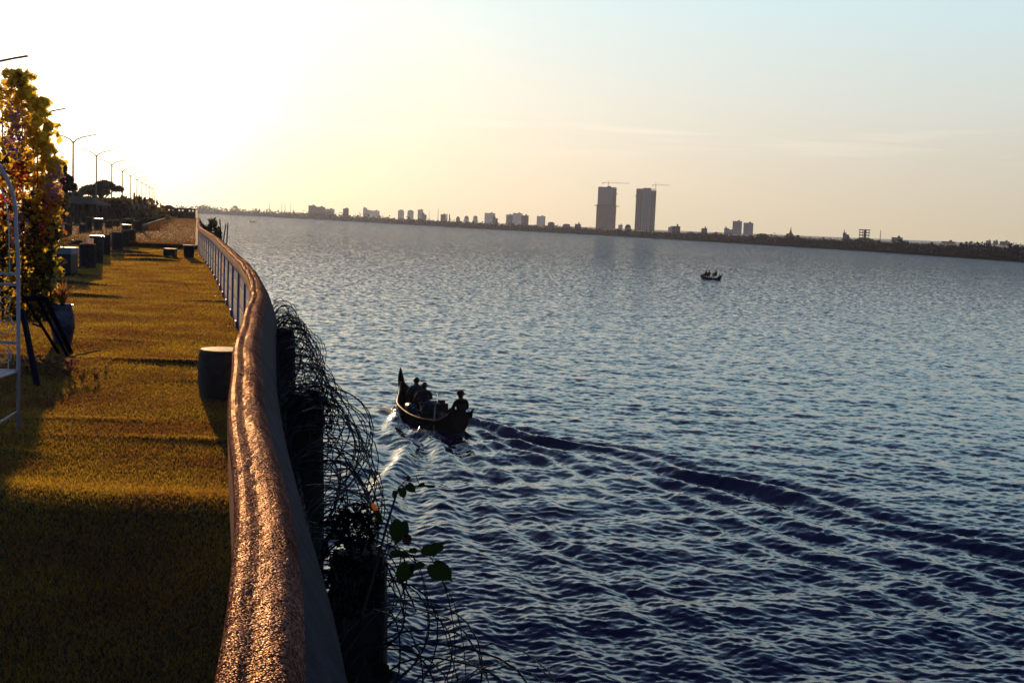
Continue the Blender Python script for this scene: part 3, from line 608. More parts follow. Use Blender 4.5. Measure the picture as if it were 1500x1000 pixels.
for i, (pxa, pya, pxb, pyb, lb) in enumerate(((322, 321, 324, 347, 'leaning thin stake in the water, leftmost of three'), (331, 328, 328, 348, 'short slanting stake in the water, middle of three'), (334, 326, 332.5, 350, 'upright thin stake in the water, rightmost of three'))):
    d = 46; a, b = at_d(pxa, pya, d), at_d(pxb, pyb, d); dr = (b-a).normalized(); bb = b+dr*((b.z-WATER+.6)/abs(dr.z))
    o = MB().tube([a-bb, (0, 0, 0)], [.022, .045], 6).build('bamboo_stake', wood); o.location = bb; tag(o, lb, 'stake', 'stakes beyond the railing')
# ------------------------------------------------------------------ white iron arbour bench at the left edge
wh = mat('white_enamel', (.80, .78, .84), .35, .15, 20)
ab = thing('arbour_bench', 'white wrought iron garden bench with arched trellis back and scrolls', 'bench', (-3.45, 8.3, 0)); gz = float(ground_z(-3.45, 8.3)); ab.location.z = gz
AW = 1.30
def A(pts, r=.010, name='bar', n=6, par=None): return MB().tube(pts, r, n).build(name, wh, par or ab, smooth=True)
arch = [(0, 0, 0), (0, 0, .7), (0, 0, 1.2), (-.015, 0, 1.42)]+[(-AW/2+(AW/2)*math.cos(t)*.98, 0, 1.48+.62*math.sin(t)) for t in np.linspace(.12, math.pi-.12, 18)]+[(-AW+.015, 0, 1.42), (-AW, 0, 1.2), (-AW, 0, 0)]
A(arch, .0145, 'arch_frame', 8)
inner = [(-.06, 0, 1.10), (-.065, 0, 1.38)]+[(-AW/2+(AW/2-.07)*math.cos(t), 0, 1.46+.55*math.sin(t)) for t in np.linspace(.1, math.pi-.1, 16)]+[(-AW+.06, 0, 1.10)]
A(inner, .004, 'arch_wire')
for z in (1.095, 1.02, .615): A([(0, 0, z), (-AW, 0, z)], .012, 'cross_bar')
sc = MB()
for x0 in np.arange(-.10, -AW+.05, -.20):
    for z0, sg in ((.90, 1), (.73, -1)):
        pts = [(x0+.075*(1-.8*t)*math.cos(sg*(t*9.0)+1.5), .0, z0+.080*(1-.8*t)*math.sin(sg*(t*9.0)+1.5)) for t in np.linspace(0, 1, 30)]
        sc.tube(pts, .0042, 5)
    pts = [(x0+.06*(1-.8*t)*math.cos(-(t*8.0)+1.5), .0, .52+.07*(1-.8*t)*math.sin(-(t*8.0)+1.5)) for t in np.linspace(0, 1, 26)]; sc.tube(pts, .0042, 5)
sc.build('scroll_panel', wh, ab, smooth=True)
sb = MB()
for x in np.arange(-.07, -AW, -.13): MB().tube([(x, 0, .61), (x, 0, .42)], .004, 5).build('back_spindle', wh, ab)

st = MB(); st.box((-AW/2, -.02, .415), (AW, .03, .025)); st.box((-AW/2, -.50, .405), (AW-.1, .03, .025))
for y in np.linspace(-.07, -.45, 8): st.box((-AW/2, y, .418), (AW-.04, .032, .012))
for xx in (-.012, -AW+.012): st.tube([(xx, 0, .415), (xx-.06*np.sign(xx+.6)*0, -.52, .405)], .012, 6)
st.build('seat', wh, ab)
for x in (-.035, -AW+.035): A([(x, -.52, .41), (x, -.52, 0)], .0125, 'leg', 8)
for x in (-.02, -AW+.02): A([(x, 0, .12), (x-.01, -.52, .06)], .009, 'side_stretcher')
# ------------------------------------------------------------------ folding A-frame stand
navy = mat('navy_paint', (.010, .011, .040), .85, .3, 8, coord='Object', spec=.08)
def G(px, py, z=0.0):
    p = on_z(px, py, z); return p
f1, f2 = G(104, 517), G(55, 567); t1, t2 = at_d(66, 437, f1.y-1.0), at_d(36, 437, f1.y-1.0)
orig = Vector(((f1.x+f2.x)/2, (f1.y+f2.y)/2, 0)); afr = thing('folding_stand', 'dark navy folding frame stand with slanting legs in front of the flower wall', 'stand', orig)
def FB_(a, b, w, nm): MB().tube([a-orig, b-orig], w, 4).build(nm, navy, afr)
FB_(t1, f1, .030, 'leg'); FB_(at_d(33, 455, f2.y+.6), f2, .028, 'leg'); FB_(t2+Vector((-.02, 0, 0)), t1, .022, 'top_bar')
b_ = t2+Vector((0, .9, 0)); b_.z = 0; FB_(t2, b_, .02, 'leg'); FB_(t1*.5+Vector((f1.x*.5-.35, f1.y*.5+.2, f1.z*.5)), b_*.5+t2*.5, .012, 'stretcher')
b2_ = Vector((t1.x+.03, t1.y+.55, 0)); FB_(t1+Vector((-.08, 0, 0)), b2_, .02, 'leg')
# ------------------------------------------------------------------ flower wall
fl = thing('flower_trellis', 'tall flowering creeper wall of backlit yellow-green leaves and bright blossoms', 'flower wall', (-5.9, 13.9, -.02))
lg = mat('creeper_leaves', (.045, .055, .012), .45, .5, 1.5, jitter=.7, trans=((1.0, .80, .07), .70))
lo = mat('orange_blossoms', (.60, .16, .02), .5, .3, 3, jitter=.4, trans=((1.0, .30, .02), .5)); lpk = mat('mauve_blossoms', (.42, .22, .38), .5, .3, 3, jitter=.3, trans=((.70, .35, .5), .45)); lrd = mat('red_blossoms', (.40, .02, .015), .5, .3, 3, jitter=.4, trans=((.8, .05, .03), .45))
def edge_px(py): return float(np.interp(py, [100, 106, 115, 140, 150, 175, 200, 230, 262, 300, 340, 400, 440], [30, 42, 48, 52, 66, 70, 76, 86, 88, 85, 84, 83, 78]))
def wall_pts(n, p0=104, p1=452, deep=.7, x0=-30):
    out = []
    while len(out) < n:
        py = random.uniform(p0, p1); e = edge_px(py)+5*math.sin(py*.35)+4*math.sin(py*.13+1)+random.expovariate(.35)-3; px = e-abs(random.gauss(0, 1))*26 if random.random() < .55 else random.uniform(x0, e)
        if py < 118 and px < 6: continue
        hole = math.sin(px*.19+py*.03)*math.sin(py*.14+px*.06)
        if hole > .62 and random.random() < .8: continue
        d = 13.9+random.gauss(0  , .28)*deep; out.append(at_d(px, py, d)-fl.location)
    return np.array([tuple(p) for p in out])
def frontal(n, s=.8):
    v = rng.normal(size=(n, 3))*s+np.array([0, -1.0, .1]); return v/np.linalg.norm(v, axis=1)[:, None]
P = wall_pts(2900); V, F = leaf_cards(P, rng.uniform(.035, .10, len(P)), frontal(len(P)), long=1.25); np_mesh('foliage', V, F, lg, fl)
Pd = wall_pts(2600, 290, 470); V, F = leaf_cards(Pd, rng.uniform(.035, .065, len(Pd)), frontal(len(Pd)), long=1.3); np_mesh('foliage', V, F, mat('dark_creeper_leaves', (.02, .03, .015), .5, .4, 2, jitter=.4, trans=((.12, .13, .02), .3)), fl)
def blossoms(cs, n, m, nm, rad=.16, size=.03):
    Ps = []
    for (px, py) in cs:
        c = at_d(px, py, 13.3)-fl.location; Ps.append(np.array(c)+rng.normal(size=(n, 3))*rad*np.array([.5, .5, 1]))
    Pq = np.concatenate(Ps); V, F = leaf_cards(Pq, rng.uniform(.6, 1.3, len(Pq))*size, frontal(len(Pq)), long=1.1); np_mesh(nm, V, F, m, fl)
blossoms([(68, 292), (70, 300), (74, 312), (78, 322), (66, 330), (22, 275), (20, 292), (8, 268), (80, 300), (72, 285)], 26, lo, 'orange_blossom', .10, .035)
blossoms([(16, 165), (20, 178), (24, 192), (18, 206), (14, 215), (24, 220), (80, 270), (82, 280), (26, 330), (28, 342), (22, 186), (26, 205), (78, 262)], 34, lpk, 'mauve_blossom', .11, .034)
blossoms([(30, 255), (32, 264), (26, 248), (60, 338), (34, 245), (6, 300)], 26, lrd, 'red_blossom', .08, .034)
ts = MB()
for px in (-28, 4, 33, 55, 74): ts.tube([at_d(px, 470, 13.9)-fl.location, at_d(px+1, 330, 13.9)-fl.location, at_d(px-1+(0 if px < 60 else -6), 190 if px > 40 else 130, 13.95)-fl.location], [.014, .011, .006], 6)
for py in (240, 300, 352, 410): ts.tube([at_d(-35, py-3, 13.95)-fl.location, at_d(80 if py > 250 else 72, py, 13.95)-fl.location], .006, 5)
ts.build('trellis_bars', mat('trellis_iron', (.03, .03, .035), .5), fl)
nightsoil = mat('dark_soil', (.02, .014, .01), .95, spec=.05)
# blue-white pot with spiky plant
c = on_z(82, 506, 0); pot = thing('flower_pot', 'glazed dark blue and white pot with straw-coloured spiky plant', 'potted plant', (c.x, c.y+.2, 0))
MB().lathe((0, 0, 0), [(.08, 0), (.10, .02), (.135, .2), (.13, .34), (.10, .42), (.115, .45)], 20).build('pot', mat('blue_glaze', (.10, .13, .24), .2, .6, 9, dark=(.02, .02, .07)), pot, smooth=True)
MB().lathe((0, 0, .44), [(.10, .012), (.07, .02)], 16).build('soil', nightsoil, pot)
sp_ = MB()
for k in range(46):
    a = random.random()*6.28; l = random.uniform(.20, .42); lean = random.uniform(.15, .8); w = .008
    p0 = Vector((0, 0, .42)); tip = Vector((math.cos(a)*lean*l, math.sin(a)*lean*l, .42+l*.9*(1-.35*lean))); mid = (p0+tip)/2+Vector((0, 0, .06)); sd = Vector((-math.sin(a), math.cos(a), 0))*w
    sp_.add([p0-sd, p0+sd, mid+sd*1.2, tip, mid-sd*1.2], [(0, 1, 2, 4), (4, 2, 3)])
sp_.build('spiky_leaves', mat('straw_leaves', (.22, .15, .04), .5, .4, 4, jitter=.5, trans=((.8, .5, .1), .5)), pot)
c = on_z(70, 552, 0); lt = thing('dry_leaf_heap', 'small heap of dry leaves and twigs at the foot of the navy stand', 'leaf heap', (c.x-.1, c.y+.3, 0))
V, F = leaf_cards(rng.normal(size=(220, 3))*np.array([.22, .18, .04])+np.array([0, 0, .07]), rng.uniform(.02, .05, 220)); np_mesh('leaves', V, F, mat('dry_leaves', (.14, .08, .05), .7, .4, 6, jitter=.5, trans=((.4, .2, .1), .3)), lt)
MB().tube([(-.1, -.1, .05), (.15, .25, .14), (.3, .5, .17)], .008, 5).build('twig', mat('pale_twig', (.5, .38, .3), .4), lt)
# speaker-like dark box with pale top
c = on_z(87, 404, 0); bx_ = thing('dark_cabinet', 'dark square cabinet with pale top between flower wall and log tables', 'cabinet', (c.x, c.y+.25, 0)); h = at_d(87, 372, c.y+.1).z
MB().box((0, 0, h/2), (.48, .45, h)).build('body', mat('dark_navy', (.02, .025, .05), .5), bx_, bevel=.01); MB().box((0, 0, h+.075), (.50, .47, .15)).build('top', mat('pale_lid', (.42, .42, .46), .25, .2, 8), bx_, bevel=.01)
# palm leaf plant on it
pl = thing('small_fern', 'small fern with arching fronds on top of the dark cabinet', 'plant', (c.x, c.y+.25, h+.15)); sp_ = MB()
for k in range(26):
    a = k*2.4; l = random.uniform(.18, .36); w = .012; p0 = Vector((0, 0, 0)); tip = Vector((math.cos(a)*l, math.sin(a)*l, .04+random.random()*.1)); mid = tip*.55+Vector((0, 0, .10)); sd = Vector((-math.sin(a), math.cos(a), 0))*w
    sp_.add([p0-sd*.3, p0+sd*.3, mid+sd, tip, mid-sd], [(0, 1, 2, 4), (4, 2, 3)])
sp_.build('fronds', mat('fern_leaves', (.07, .08, .02), .5, .3, 5, jitter=.4, trans=((.5, .42, .06), .5)), pl)
# ------------------------------------------------------------------ people
bpy.context.view_layer.update()
def skin_mesh(joints, edges, name, m, parent, sub=1, root=0):
    """one continuous surface grown over a skeleton: joints = {key: (Vector, radius)}"""
    keys = list(joints); me = bpy.data.meshes.new('skeleton'); me.from_pydata([tuple(joints[k][0]) for k in keys], [(keys.index(a), keys.index(b)) for a, b in edges], [])
    o = bpy.data.objects.new('skeleton', me); C.objects.link(o); sk = o.modifiers.new('skin', 'SKIN'); sk.use_smooth_shade = True
    for i, k in enumerate(keys):
        r = joints[k][1]; sv = me.skin_vertices[0].data[i]; sv.radius = r if hasattr(r, '__len__') else (r, r); sv.use_root = (i == root)
    if sub: ss = o.modifiers.new('sub', 'SUBSURF'); ss.levels = ss.render_levels = sub
    dg = bpy.context.evaluated_depsgraph_get(); nm = bpy.data.meshes.new_from_object(o.evaluated_get(dg)); bpy.data.objects.remove(o); bpy.data.meshes.remove(me)
    nm.materials.clear(); nm.materials.append(m); nm.polygons.foreach_set('use_smooth', [True]*len(nm.polygons))
    ob = bpy.data.objects.new(name, nm); C.objects.link(ob); ob.parent = parent; return ob
skinm = mat('skin', (.11, .055, .035), .6, .15, 10); hairm = mat('black_hair', (.012, .010, .012), .6)
def person(label, loc, rz, pose, shirt, trousers, hat=None, group=None, scale=1.0):
    """pose: dict of joint positions in metres, x right, y forward, z up from the seat/feet origin"""
    root = thing('person', label, 'person', loc, rz, group); root.scale = (scale,)*3
    V3 = lambda k: Vector(pose[k]); hip, chest, neck, head = V3('hip'), V3('chest'), V3('neck'), V3('head')
    J = {'hip': (hip, (.16, .14)), 'waist': (hip.lerp(chest, .5), (.15, .12)), 'chest': (chest, (.175, .125)), 'neck0': (chest.lerp(neck, .6), (.09, .08)), 'neck': (neck, .070)}
    E = [('hip', 'waist'), ('waist', 'chest'), ('chest', 'neck0'), ('neck0', 'neck')]
    for s in ('l', 'r'):
        J['sh'+s] = (V3('sh'+s), .062); J['el'+s] = (V3('el'+s), .045); J['wr'+s] = (V3('wr'+s), .030); E += [('neck0', 'sh'+s), ('sh'+s, 'el'+s), ('el'+s, 'wr'+s)]
        J['th'+s] = (hip.lerp(V3('kn'+s), .22)+Vector((.0, 0, -.02)), .088); J['kn'+s] = (V3('kn'+s), .060); J['an'+s] = (V3('an'+s), .042); J['to'+s] = (V3('an'+s)+Vector((0, .16, -.05)), .032)
        E += [('hip', 'th'+s), ('th'+s, 'kn'+s), ('kn'+s, 'an'+s), ('an'+s, 'to'+s)]
    # head joins the same surface: jaw, brow, crown
    up = (head-neck).normalized(); fw = Vector(pose.get('face', (0, 1, 0))).normalized()
    J['jaw'] = (neck.lerp(head, .5)+fw*.02, .075); J['mid'] = (head+fw*.01, (.092, .105)); J['crown'] = (head+up*.085, .065); E += [('neck', 'jaw'), ('jaw', 'mid'), ('mid', 'crown')]
    body = skin_mesh(J, E, 'body', skinm, root)
    # features and hands folded into the body mesh
    b = MB(); sd = fw.cross(up).normalized()
    nose = head+fw*.10-up*.01; b.add([nose+up*.03-fw*.015, nose-sd*.014-up*.02-fw*.015, nose+sd*.014-up*.02-fw*.015, nose-up*.012+fw*.012], [(0, 1, 3), (0, 3, 2), (1, 2, 3)])
    for q in (-1, 1): b.blob(head+sd*q*.082-up*.005, (.012, .022, .03), 1, .1, 6, 4); b.blob(head+sd*q*.031+fw*.085+up*.02, (.012, .010, .008), 1, 0, 6, 4)
    b.blob(head+fw*.085-up*.055, (.026, .010, .008), 2, 0, 6, 4)
    for s, sg in (('l', -1), ('r', 1)):
        wr = V3('wr'+s); dr = (wr-V3('el'+s)).normalized(); sx_ = dr.cross(Vector((0, 0, 1))).normalized(); dn = sx_.cross(dr)
        palm = wr+dr*.05; b.tube([wr, palm, wr+dr*.095], [.026, .038, .034], 8)
        for k in range(4):
            o_ = wr+dr*.09+sx_*(k-1.5)*.019; l = (.062, .074, .070, .055)[k]; b.tube([o_, o_+dr*l*.45-dn*.006, o_+dr*l*.8-dn*.03, o_+dr*l*.75-dn*.055], [.0095, .009, .008, .006], 6)
        o_ = wr+dr*.035-sx_*sg*.030; b.tube([o_, o_+dr*.03-sx_*sg*.022-dn*.01, o_+dr*.055-sx_*sg*.018-dn*.03], [.012, .010, .007], 6)
    me2 = bpy.data.meshes.new('x'); off = len(body.data.vertices); import bmesh
    bmx = bmesh.new(); bmx.from_mesh(body.data); nv = [bmx.verts.new(v) for v in b.v]
    for f in b.f:
        try: bmx.faces.new([nv[i] for i in f])
        except ValueError: pass
    bmx.to_mesh(body.data); bmx.free(); body.data.polygons.foreach_set('use_smooth', [True]*len(body.data.polygons))
    G_ = 1.13; cj = {k: (v[0], tuple(x*G_+.008 for x in v[1]) if hasattr(v[1], '__len__') else v[1]*G_+.010) for k, v in J.items()}
    sh = {k: cj[k] for k in ('hip', 'waist', 'chest', 'neck0', 'shl', 'ell', 'shr', 'elr')}
    for s in 'lr': sh['cf'+s] = (V3('el'+s).lerp(V3('wr'+s), .7), .045)
    skin_mesh(sh, [('hip', 'waist'), ('waist', 'chest'), ('chest', 'neck0'), ('neck0', 'shl'), ('shl', 'ell'), ('neck0', 'shr'), ('shr', 'elr'), ('ell', 'cfl'), ('elr', 'cfr')], 'shirt', shirt, root)
    tr = {'hip': (hip-Vector((0, 0, .01)), (.158, .138))}; te = []
    for s in 'lr':
        for k in ('th', 'kn', 'an'): tr[k+s] = cj[k+s]
        te += [('hip', 'th'+s), ('th'+s, 'kn'+s), ('kn'+s, 'an'+s)]
    skin_mesh(tr, te, 'trousers', trousers, root)
    hb = MB(); hb.blob(head+up*.035-fw*.016, (.104, .114, .105), 3, .06, 14, 9); hb.build('hair', hairm, root, smooth=True)
    if hat == 'brim':
        h_ = MB(); c0 = head+up*.055; h_.lathe(c0, [(.185, -.012), (.19, -.004), (.115, .008), (.108, .055), (.085, .085), (.02, .092)], 18); h_.build('hat', mat('dark_hat', (.02, .018, .02), .8), root, smooth=True)
    return root
def sit(lean=0.0, twist=0.0, arms='knees', knees=.30):
    f = lean; P = dict(hip=(0, 0, .10), chest=(twist*.1, .10*f, .46), neck=(twist*.14, .17*f, .62), head=(twist*.14, .21*f+.02, .745), shl=(-.19, .13*f, .54), shr=(.19, .13*f, .54))
    P.update(knl=(-.15, .42, knees-.02), knr=(.17, .40, knees), anl=(-.13, .52, -.08), anr=(.16, .50, -.08))
    if arms == 'knees': P.update(ell=(-.26, .16+.1*f, .32), elr=(.27, .15+.1*f, .32), wrl=(-.15, .36, .32), wrr=(.17, .36, .34))
    if arms == 'side': P.update(ell=(-.30, .05, .30), elr=(.28, .13, .30), wrl=(-.42, -.12, .14), wrr=(.16, .34, .26))
    if arms == 'tiller': P.update(ell=(-.34, .02, .34), elr=(.25, .10, .30), wrl=(-.50, .20, .30), wrr=(.20, .33, .22))
    if arms == 'row': P.update(ell=(-.27, .22, .36), elr=(.27, .24, .36), wrl=(-.12, .46, .36), wrr=(.10, .47, .38))
    return P
cl_navy = mat('navy_cloth', (.022, .026, .05), .9, .4, 6); cl_black = mat('black_cloth', (.012, .012, .016), .9, .4, 6); cl_grey = mat('striped_grey_cloth', (.07, .07, .10), .9, .6, 22); cl_plum = mat('plum_cloth', (.05, .025, .035), .9, .4, 8)
# ------------------------------------------------------------------ river boats (plank sampans with a tall pointed prow)
hullm = mat('tarred_planks', (.008, .006, .008), .85, .5, 5, .004, 30); rimm = mat('sunlit_brown_wood', (.34, .13, .055), .45, .4, 9, .003, 40); innm = mat('wet_dark_boards', (.012, .010, .012), .6, .5, 7)
def make_boat(label, loc, rz, LEN, BEAM, detail=True, prow=.95, group='small boats on the river'):
    root = thing('river_boat', label, 'boat', loc, rz, group)
    n = 28; rows = []; secs = []
    for i in range(n+1):
        t = i/n; y = -LEN/2+LEN*t                                   # stern .. bow
        bw = BEAM/2*(math.sin(math.pi*min(1, (t*.80+.16)))**.62) if t < 1 else .02
        bw *= 1-.96*max(0, (t-.72)/.28)**1.8; bw *= .62+.38*min(1, t/.25)
        sheer = .22+.10*(abs(t-.45)/.5)**2*2+.55*prow*max(0, (t-.74)/.26)**2.2+.30*max(0, (.14-t)/.14)**1.5
        keel = -.22+.50*max(0, (t-.82)/.18)**2+.28*max(0, (.12-t)/.12)**1.6
        rake = .10*max(0, (t-.8)/.2)
        prof = [(-1.0, 1.0), (-.97, .75), (-.86, .45), (-.62, .18), (-.3, .04), (0, 0), (.3, .04), (.62, .18), (.86, .45), (.97, .75), (1.0, 1.0)]
        rows.append([(bw*a, y+rake*b, keel+(sheer-keel)*b) for a, b in prof]); secs.append((y, bw, sheer, keel))
    k = len(rows[0]); vs = [p for r in rows for p in r]; m = len(vs); fs = [(i*k+j, i*k+j+1, (i+1)*k+j+1, (i+1)*k+j) for i in range(n) for j in range(k-1)]
    inn = [(x*.93, y, z+.028 if abs(x) < 1 else z) for x, y, z in vs]; inn = [(x*.95, y*.995, z+.02*(1 if (idx % k) not in (0, k-1) else 0)) for idx, (x, y, z) in enumerate(vs)]
    vs2 = vs+inn; fs2 = fs+[tuple(reversed([q+m for q in f])) for f in fs]
    fs2 += [(i*k, (i+1)*k, (i+1)*k+m, i*k+m) for i in range(n)]+[((i+1)*k+k-1, i*k+k-1, i*k+k-1+m, (i+1)*k+k-1+m) for i in range(n)]
    fs2 += [(j, j+m, j+1+m, j+1) for j in range(k-1)]; e_ = n*k; fs2 += [(e_+j+1, e_+j+1+m, e_+j+m, e_+j) for j in range(k-1)]
    fs2.append(tuple(range(k)))                                       # transom
    MB().add(vs2, fs2).build('hull', hullm, root, smooth=False)
    for sg, ix in ((-1, 0), (1, k-1)):
        MB().tube([(rows[i][ix][0]+sg*.012, rows[i][ix][1], rows[i][ix][2]) for i in range(n+1)], .026, 6).build('gunwale', rimm, root, smooth=True)
    tipb = Vector(rows[-1][0]); tip = MB(); z0 = secs[-1][2]
    tip.tube([(0, LEN/2-.10, z0-.45), (0, LEN/2+.09, z0-.05), (0, LEN/2+.17, z0+.22*prow), (0, LEN/2+.20, z0+.55*prow)], [.12, .12, .085, .012], 8); tip.build('prow_horn', hullm, root, smooth=True)
    for sg in (-1, 1): MB().tube([(sg*secs[1][1], -LEN/2+.1, secs[1][2]-.05), (sg*(secs[0][1]+.03), -LEN/2-.06, secs[0][2]+.02), (sg*(secs[0][1]+.06), -LEN/2-.12, secs[0][2]+(.12 if sg > 0 else .03))], [.05, .04, .02], 6).build('stern_horn', hullm, root, smooth=True)
    for t in (.18, .42, .64):
        i = int(t*n); y, bw, sh_, ke = secs[i]; MB().box((0, y, sh_-.10), (bw*1.92, .20, .03)).build('thwart', innm, root)
    sd = MB()
    for i in range(0, 4): y, bw, sh_, ke = secs[i]; sd.box((0, y+LEN/n*.5, min(secs[i][2], secs[i+1][2])-.02), (min(bw, secs[i+1][1])*1.94, LEN/n*.98, .03))
    sd.build('stern_deck', hullm, root)
    fb = MB()
    for i in range(3, n-5, 1): y, bw, sh_, ke = secs[i]; fb.box((0, y, ke+.09), (bw*1.3, LEN/n*.92, .02))
    fb.build('floor_boards', innm, root)
    return root, secs
mid = (BOW+STERN)/2; rzb = math.atan2(-HD.x, HD.y)
bt, secs = make_boat('long dark river boat with tall pointed prow carrying three people', (mid.x, mid.y, WATER+.02), rzb, BL*1.13, 1.55, prow=.72)
LB = BL*1.13
def on_boat(x, y, z, org=mid, a=rzb): return (org.x+math.cos(a)*x-math.sin(a)*y, org.y+math.sin(a)*x+math.cos(a)*y, WATER+.02+z)
person('person in dark clothes and brimmed hat steering at the stern of the near boat', on_boat(.38, -LB*.34, .30), rzb+.15, sit(.35, 0, 'side'), cl_black, cl_black, 'brim')
person('bareheaded person seated amidships in the near boat over a bundle', on_boat(-.12, LB*.02, .27), rzb-.1, sit(.30, 0, 'knees'), cl_navy, cl_black)
person('person in striped grey shirt sitting nearest the tall prow', on_boat(-.02, LB*.21, .28), rzb+.05, sit(.15, 0, 'knees'), cl_grey, cl_black)
# cargo: cloth bundle behind the middle person, crates and a water can
bl = thing('cargo_bundle', 'pale edged tarpaulin bundle behind the seated middle person', 'bundle', on_boat(-.05, -LB*.07, .12), rzb)
MB().blob((0, 0, .20), (.42, .30, .30), 4, .22, 16, 10).build('tarpaulin', mat('dull_tarpaulin', (.05, .055, .09), .5, .6, 6, .01, 14), bl, smooth=True)
MB().tube([(.40*math.cos(t), .04+.20*math.sin(t), .40+.05*math.sin(3*t)) for t in np.linspace(0, 6.28, 24)], .012, 5).build('rope', mat('pale_rope', (.42, .36, .32), .8), bl)
bc = thing('blue_barrel', 'blue plastic barrel lying along the left side of the near boat', 'barrel', on_boat(-.50, LB*.06, .30), rzb)
o = MB().tube([(0, -.26, 0), (0, -.24, 0), (0, .24, 0), (0, .26, 0)], [.09, .13, .13, .09], 14).build('drum', mat('blue_plastic', (.03, .10, .28), .35, .2, 6), bc, smooth=True); MB().tube([(0, -.285, .04), (0, -.25, .04)], .03, 8).build('lid', mat('pale_rim', (.6, .58, .55), .4), bc)
en = thing('longtail_motor', 'longtail engine with long pale shaft trailing into the water', 'boat motor', on_boat(.02, -LB*.20, .42), rzb)
e1 = MB(); e1.box((0, 0, .14), (.30, .42, .26)); e1.box((0, .02, .31), (.18, .22, .10)); e1.tube([(-.18, .05, .2), (-.18, -.16, .22)], .05, 8); e1.build('engine', mat('greasy_metal', (.06, .055, .055), .45, .5, 14, metal=.5), en, bevel=.02)
MB().tube([(0, .25, .28), (.12, .75, .40), (.16, .98, .44)], .014, 6).build('tiller', mat('worn_steel', (.35, .32, .32), .4, metal=.4), en)
MB().tube([(-.10, .30, .24), (-.42, -.55, -.05), (-.62, -1.10, -.42)], [.024, .022, .018], 8).build('shaft', mat('worn_steel', (.35, .32, .32), .4, metal=.4), en)
pr_ = MB(); 
for a in (0, 1): pr_.box((-.63, -1.12, -.45), (.16 if a else .03, .02, .03 if a else .16), .3)
pr_.build('propeller', mat('worn_steel', (.35, .32, .32), .4, metal=.4), en)
rp = MB().tube([(.5*math.cos(t)*.5, .22*math.sin(t)*.9, .02*math.sin(4*t)) for t in np.linspace(0, 12, 50)], .014, 5).build('rope_coil', mat('pale_rope', (.42, .36, .32), .8)); rp.location = on_boat(.10, -LB*.25, .34); rp.rotation_euler = (0, 0, rzb); tag(rp, 'loose pale rope loops on the stern boards of the near boat', 'rope')
for k, (x_, y_, s_, lb) in enumerate(((-.30, -.10, .22, 'dark crate on the left boards just behind the bundle'), (.35, .10, .24, 'dark crate on the right boards beside the middle person'))):
    cb = MB(); cb.box((0, 0, s_/2), (s_*1.4, s_*1.2, s_)); 
    for zz in (.25, .75): cb.box((0, -s_*.61, s_*zz), (s_*1.44, .02, s_*.2))
    cb.box((0, 0, s_+.01), (s_*1.46, s_*1.26, .025)); o = cb.build('crate', innm, bevel=.006); o.location = on_boat(x_, LB*y_, .05); o.rotation_euler = (0, 0, rzb+.2*k); tag(o, lb, 'crate')
# second boat
rz2 = R(48); c2 = on_z(1041.5, 409.5, WATER)
# seen half side-on, prow to the left
bt2, _ = make_boat('small crowded boat out on open water with three silhouetted people', (c2.x, c2.y, WATER-.02), rz2, 2.9, 1.15, prow=.15)
def on_b2(x, y, z): return on_boat(x, y, z, c2, rz2)
person('silhouetted person nearest the prow of the distant boat', on_b2(0, .75, .34), rz2+.2, sit(.2), cl_black, cl_black)
person('silhouetted person close behind the foremost in the distant boat', on_b2(.05, .35, .34), rz2-.3, sit(.1, 0, 'side'), cl_plum, cl_black)
person('lone silhouetted person at the stern end of the distant boat', on_b2(.05, -.70, .40), rz2, sit(.25, 0, 'row'), cl_black, cl_black)
# third boat far out left, two people
c3 = on_z(370, 325.3, WATER)
bt3, _ = make_boat('tiny boat far out on the river left of the skyline', (c3.x, c3.y, WATER), R(80), 3.4, 1.2, prow=.6)
person('tiny silhouetted person at one end of the farthest small boat', on_boat(0, 1.2, .35, c3, R(80)), R(80), sit(.2), cl_black, cl_black)
person('tiny silhouetted person at the other end of the farthest small boat', on_boat(0, -1.1, .35, c3, R(80)), R(80), sit(.2), cl_black, cl_black)
# dark barge by the far shore
c4 = on_z(974, 350.2, WATER); bg_ = thing('river_barge', 'dark blunt barge with cabin moored off the far shore below the towers', 'barge', (c4.x, c4.y, WATER), R(84)); u = px_size(c4.y)
hb = MB(); hb.add([(-1.6, -6.3, 0), (1.6, -6.3, 0), (1.6, 5, 0), (0, 7, .6), (-1.6, 5, 0), (-2, -6.6, 1.3), (2, -6.6, 1.3), (2, 5, 1.3), (0, 8, 1.9), (-2, 5, 1.3)], [(4, 3, 2, 1, 0), (5, 6, 7, 8, 9), (0, 1, 6, 5), (1, 2, 7, 6), (2, 3, 8, 7), (3, 4, 9, 8), (4, 0, 5, 9)]); hb.build('hull', hullm, bg_)
MB().box((0, -3.6, 2.3), (2.8, 4, 2)).build('cabin', cl_plum, bg_); MB().box((0, -3.6, 3.38), (3.2, 4.5, .16)).build('roof', hullm, bg_); MB().tube([(0, 0, 1.3), (0, 0, 4.2)], .07, 6).build('mast', hullm, bg_); MB().box((0, 1.5, 1.6), (2.4, 2, .6)).build('cargo_hatch', innm, bg_)
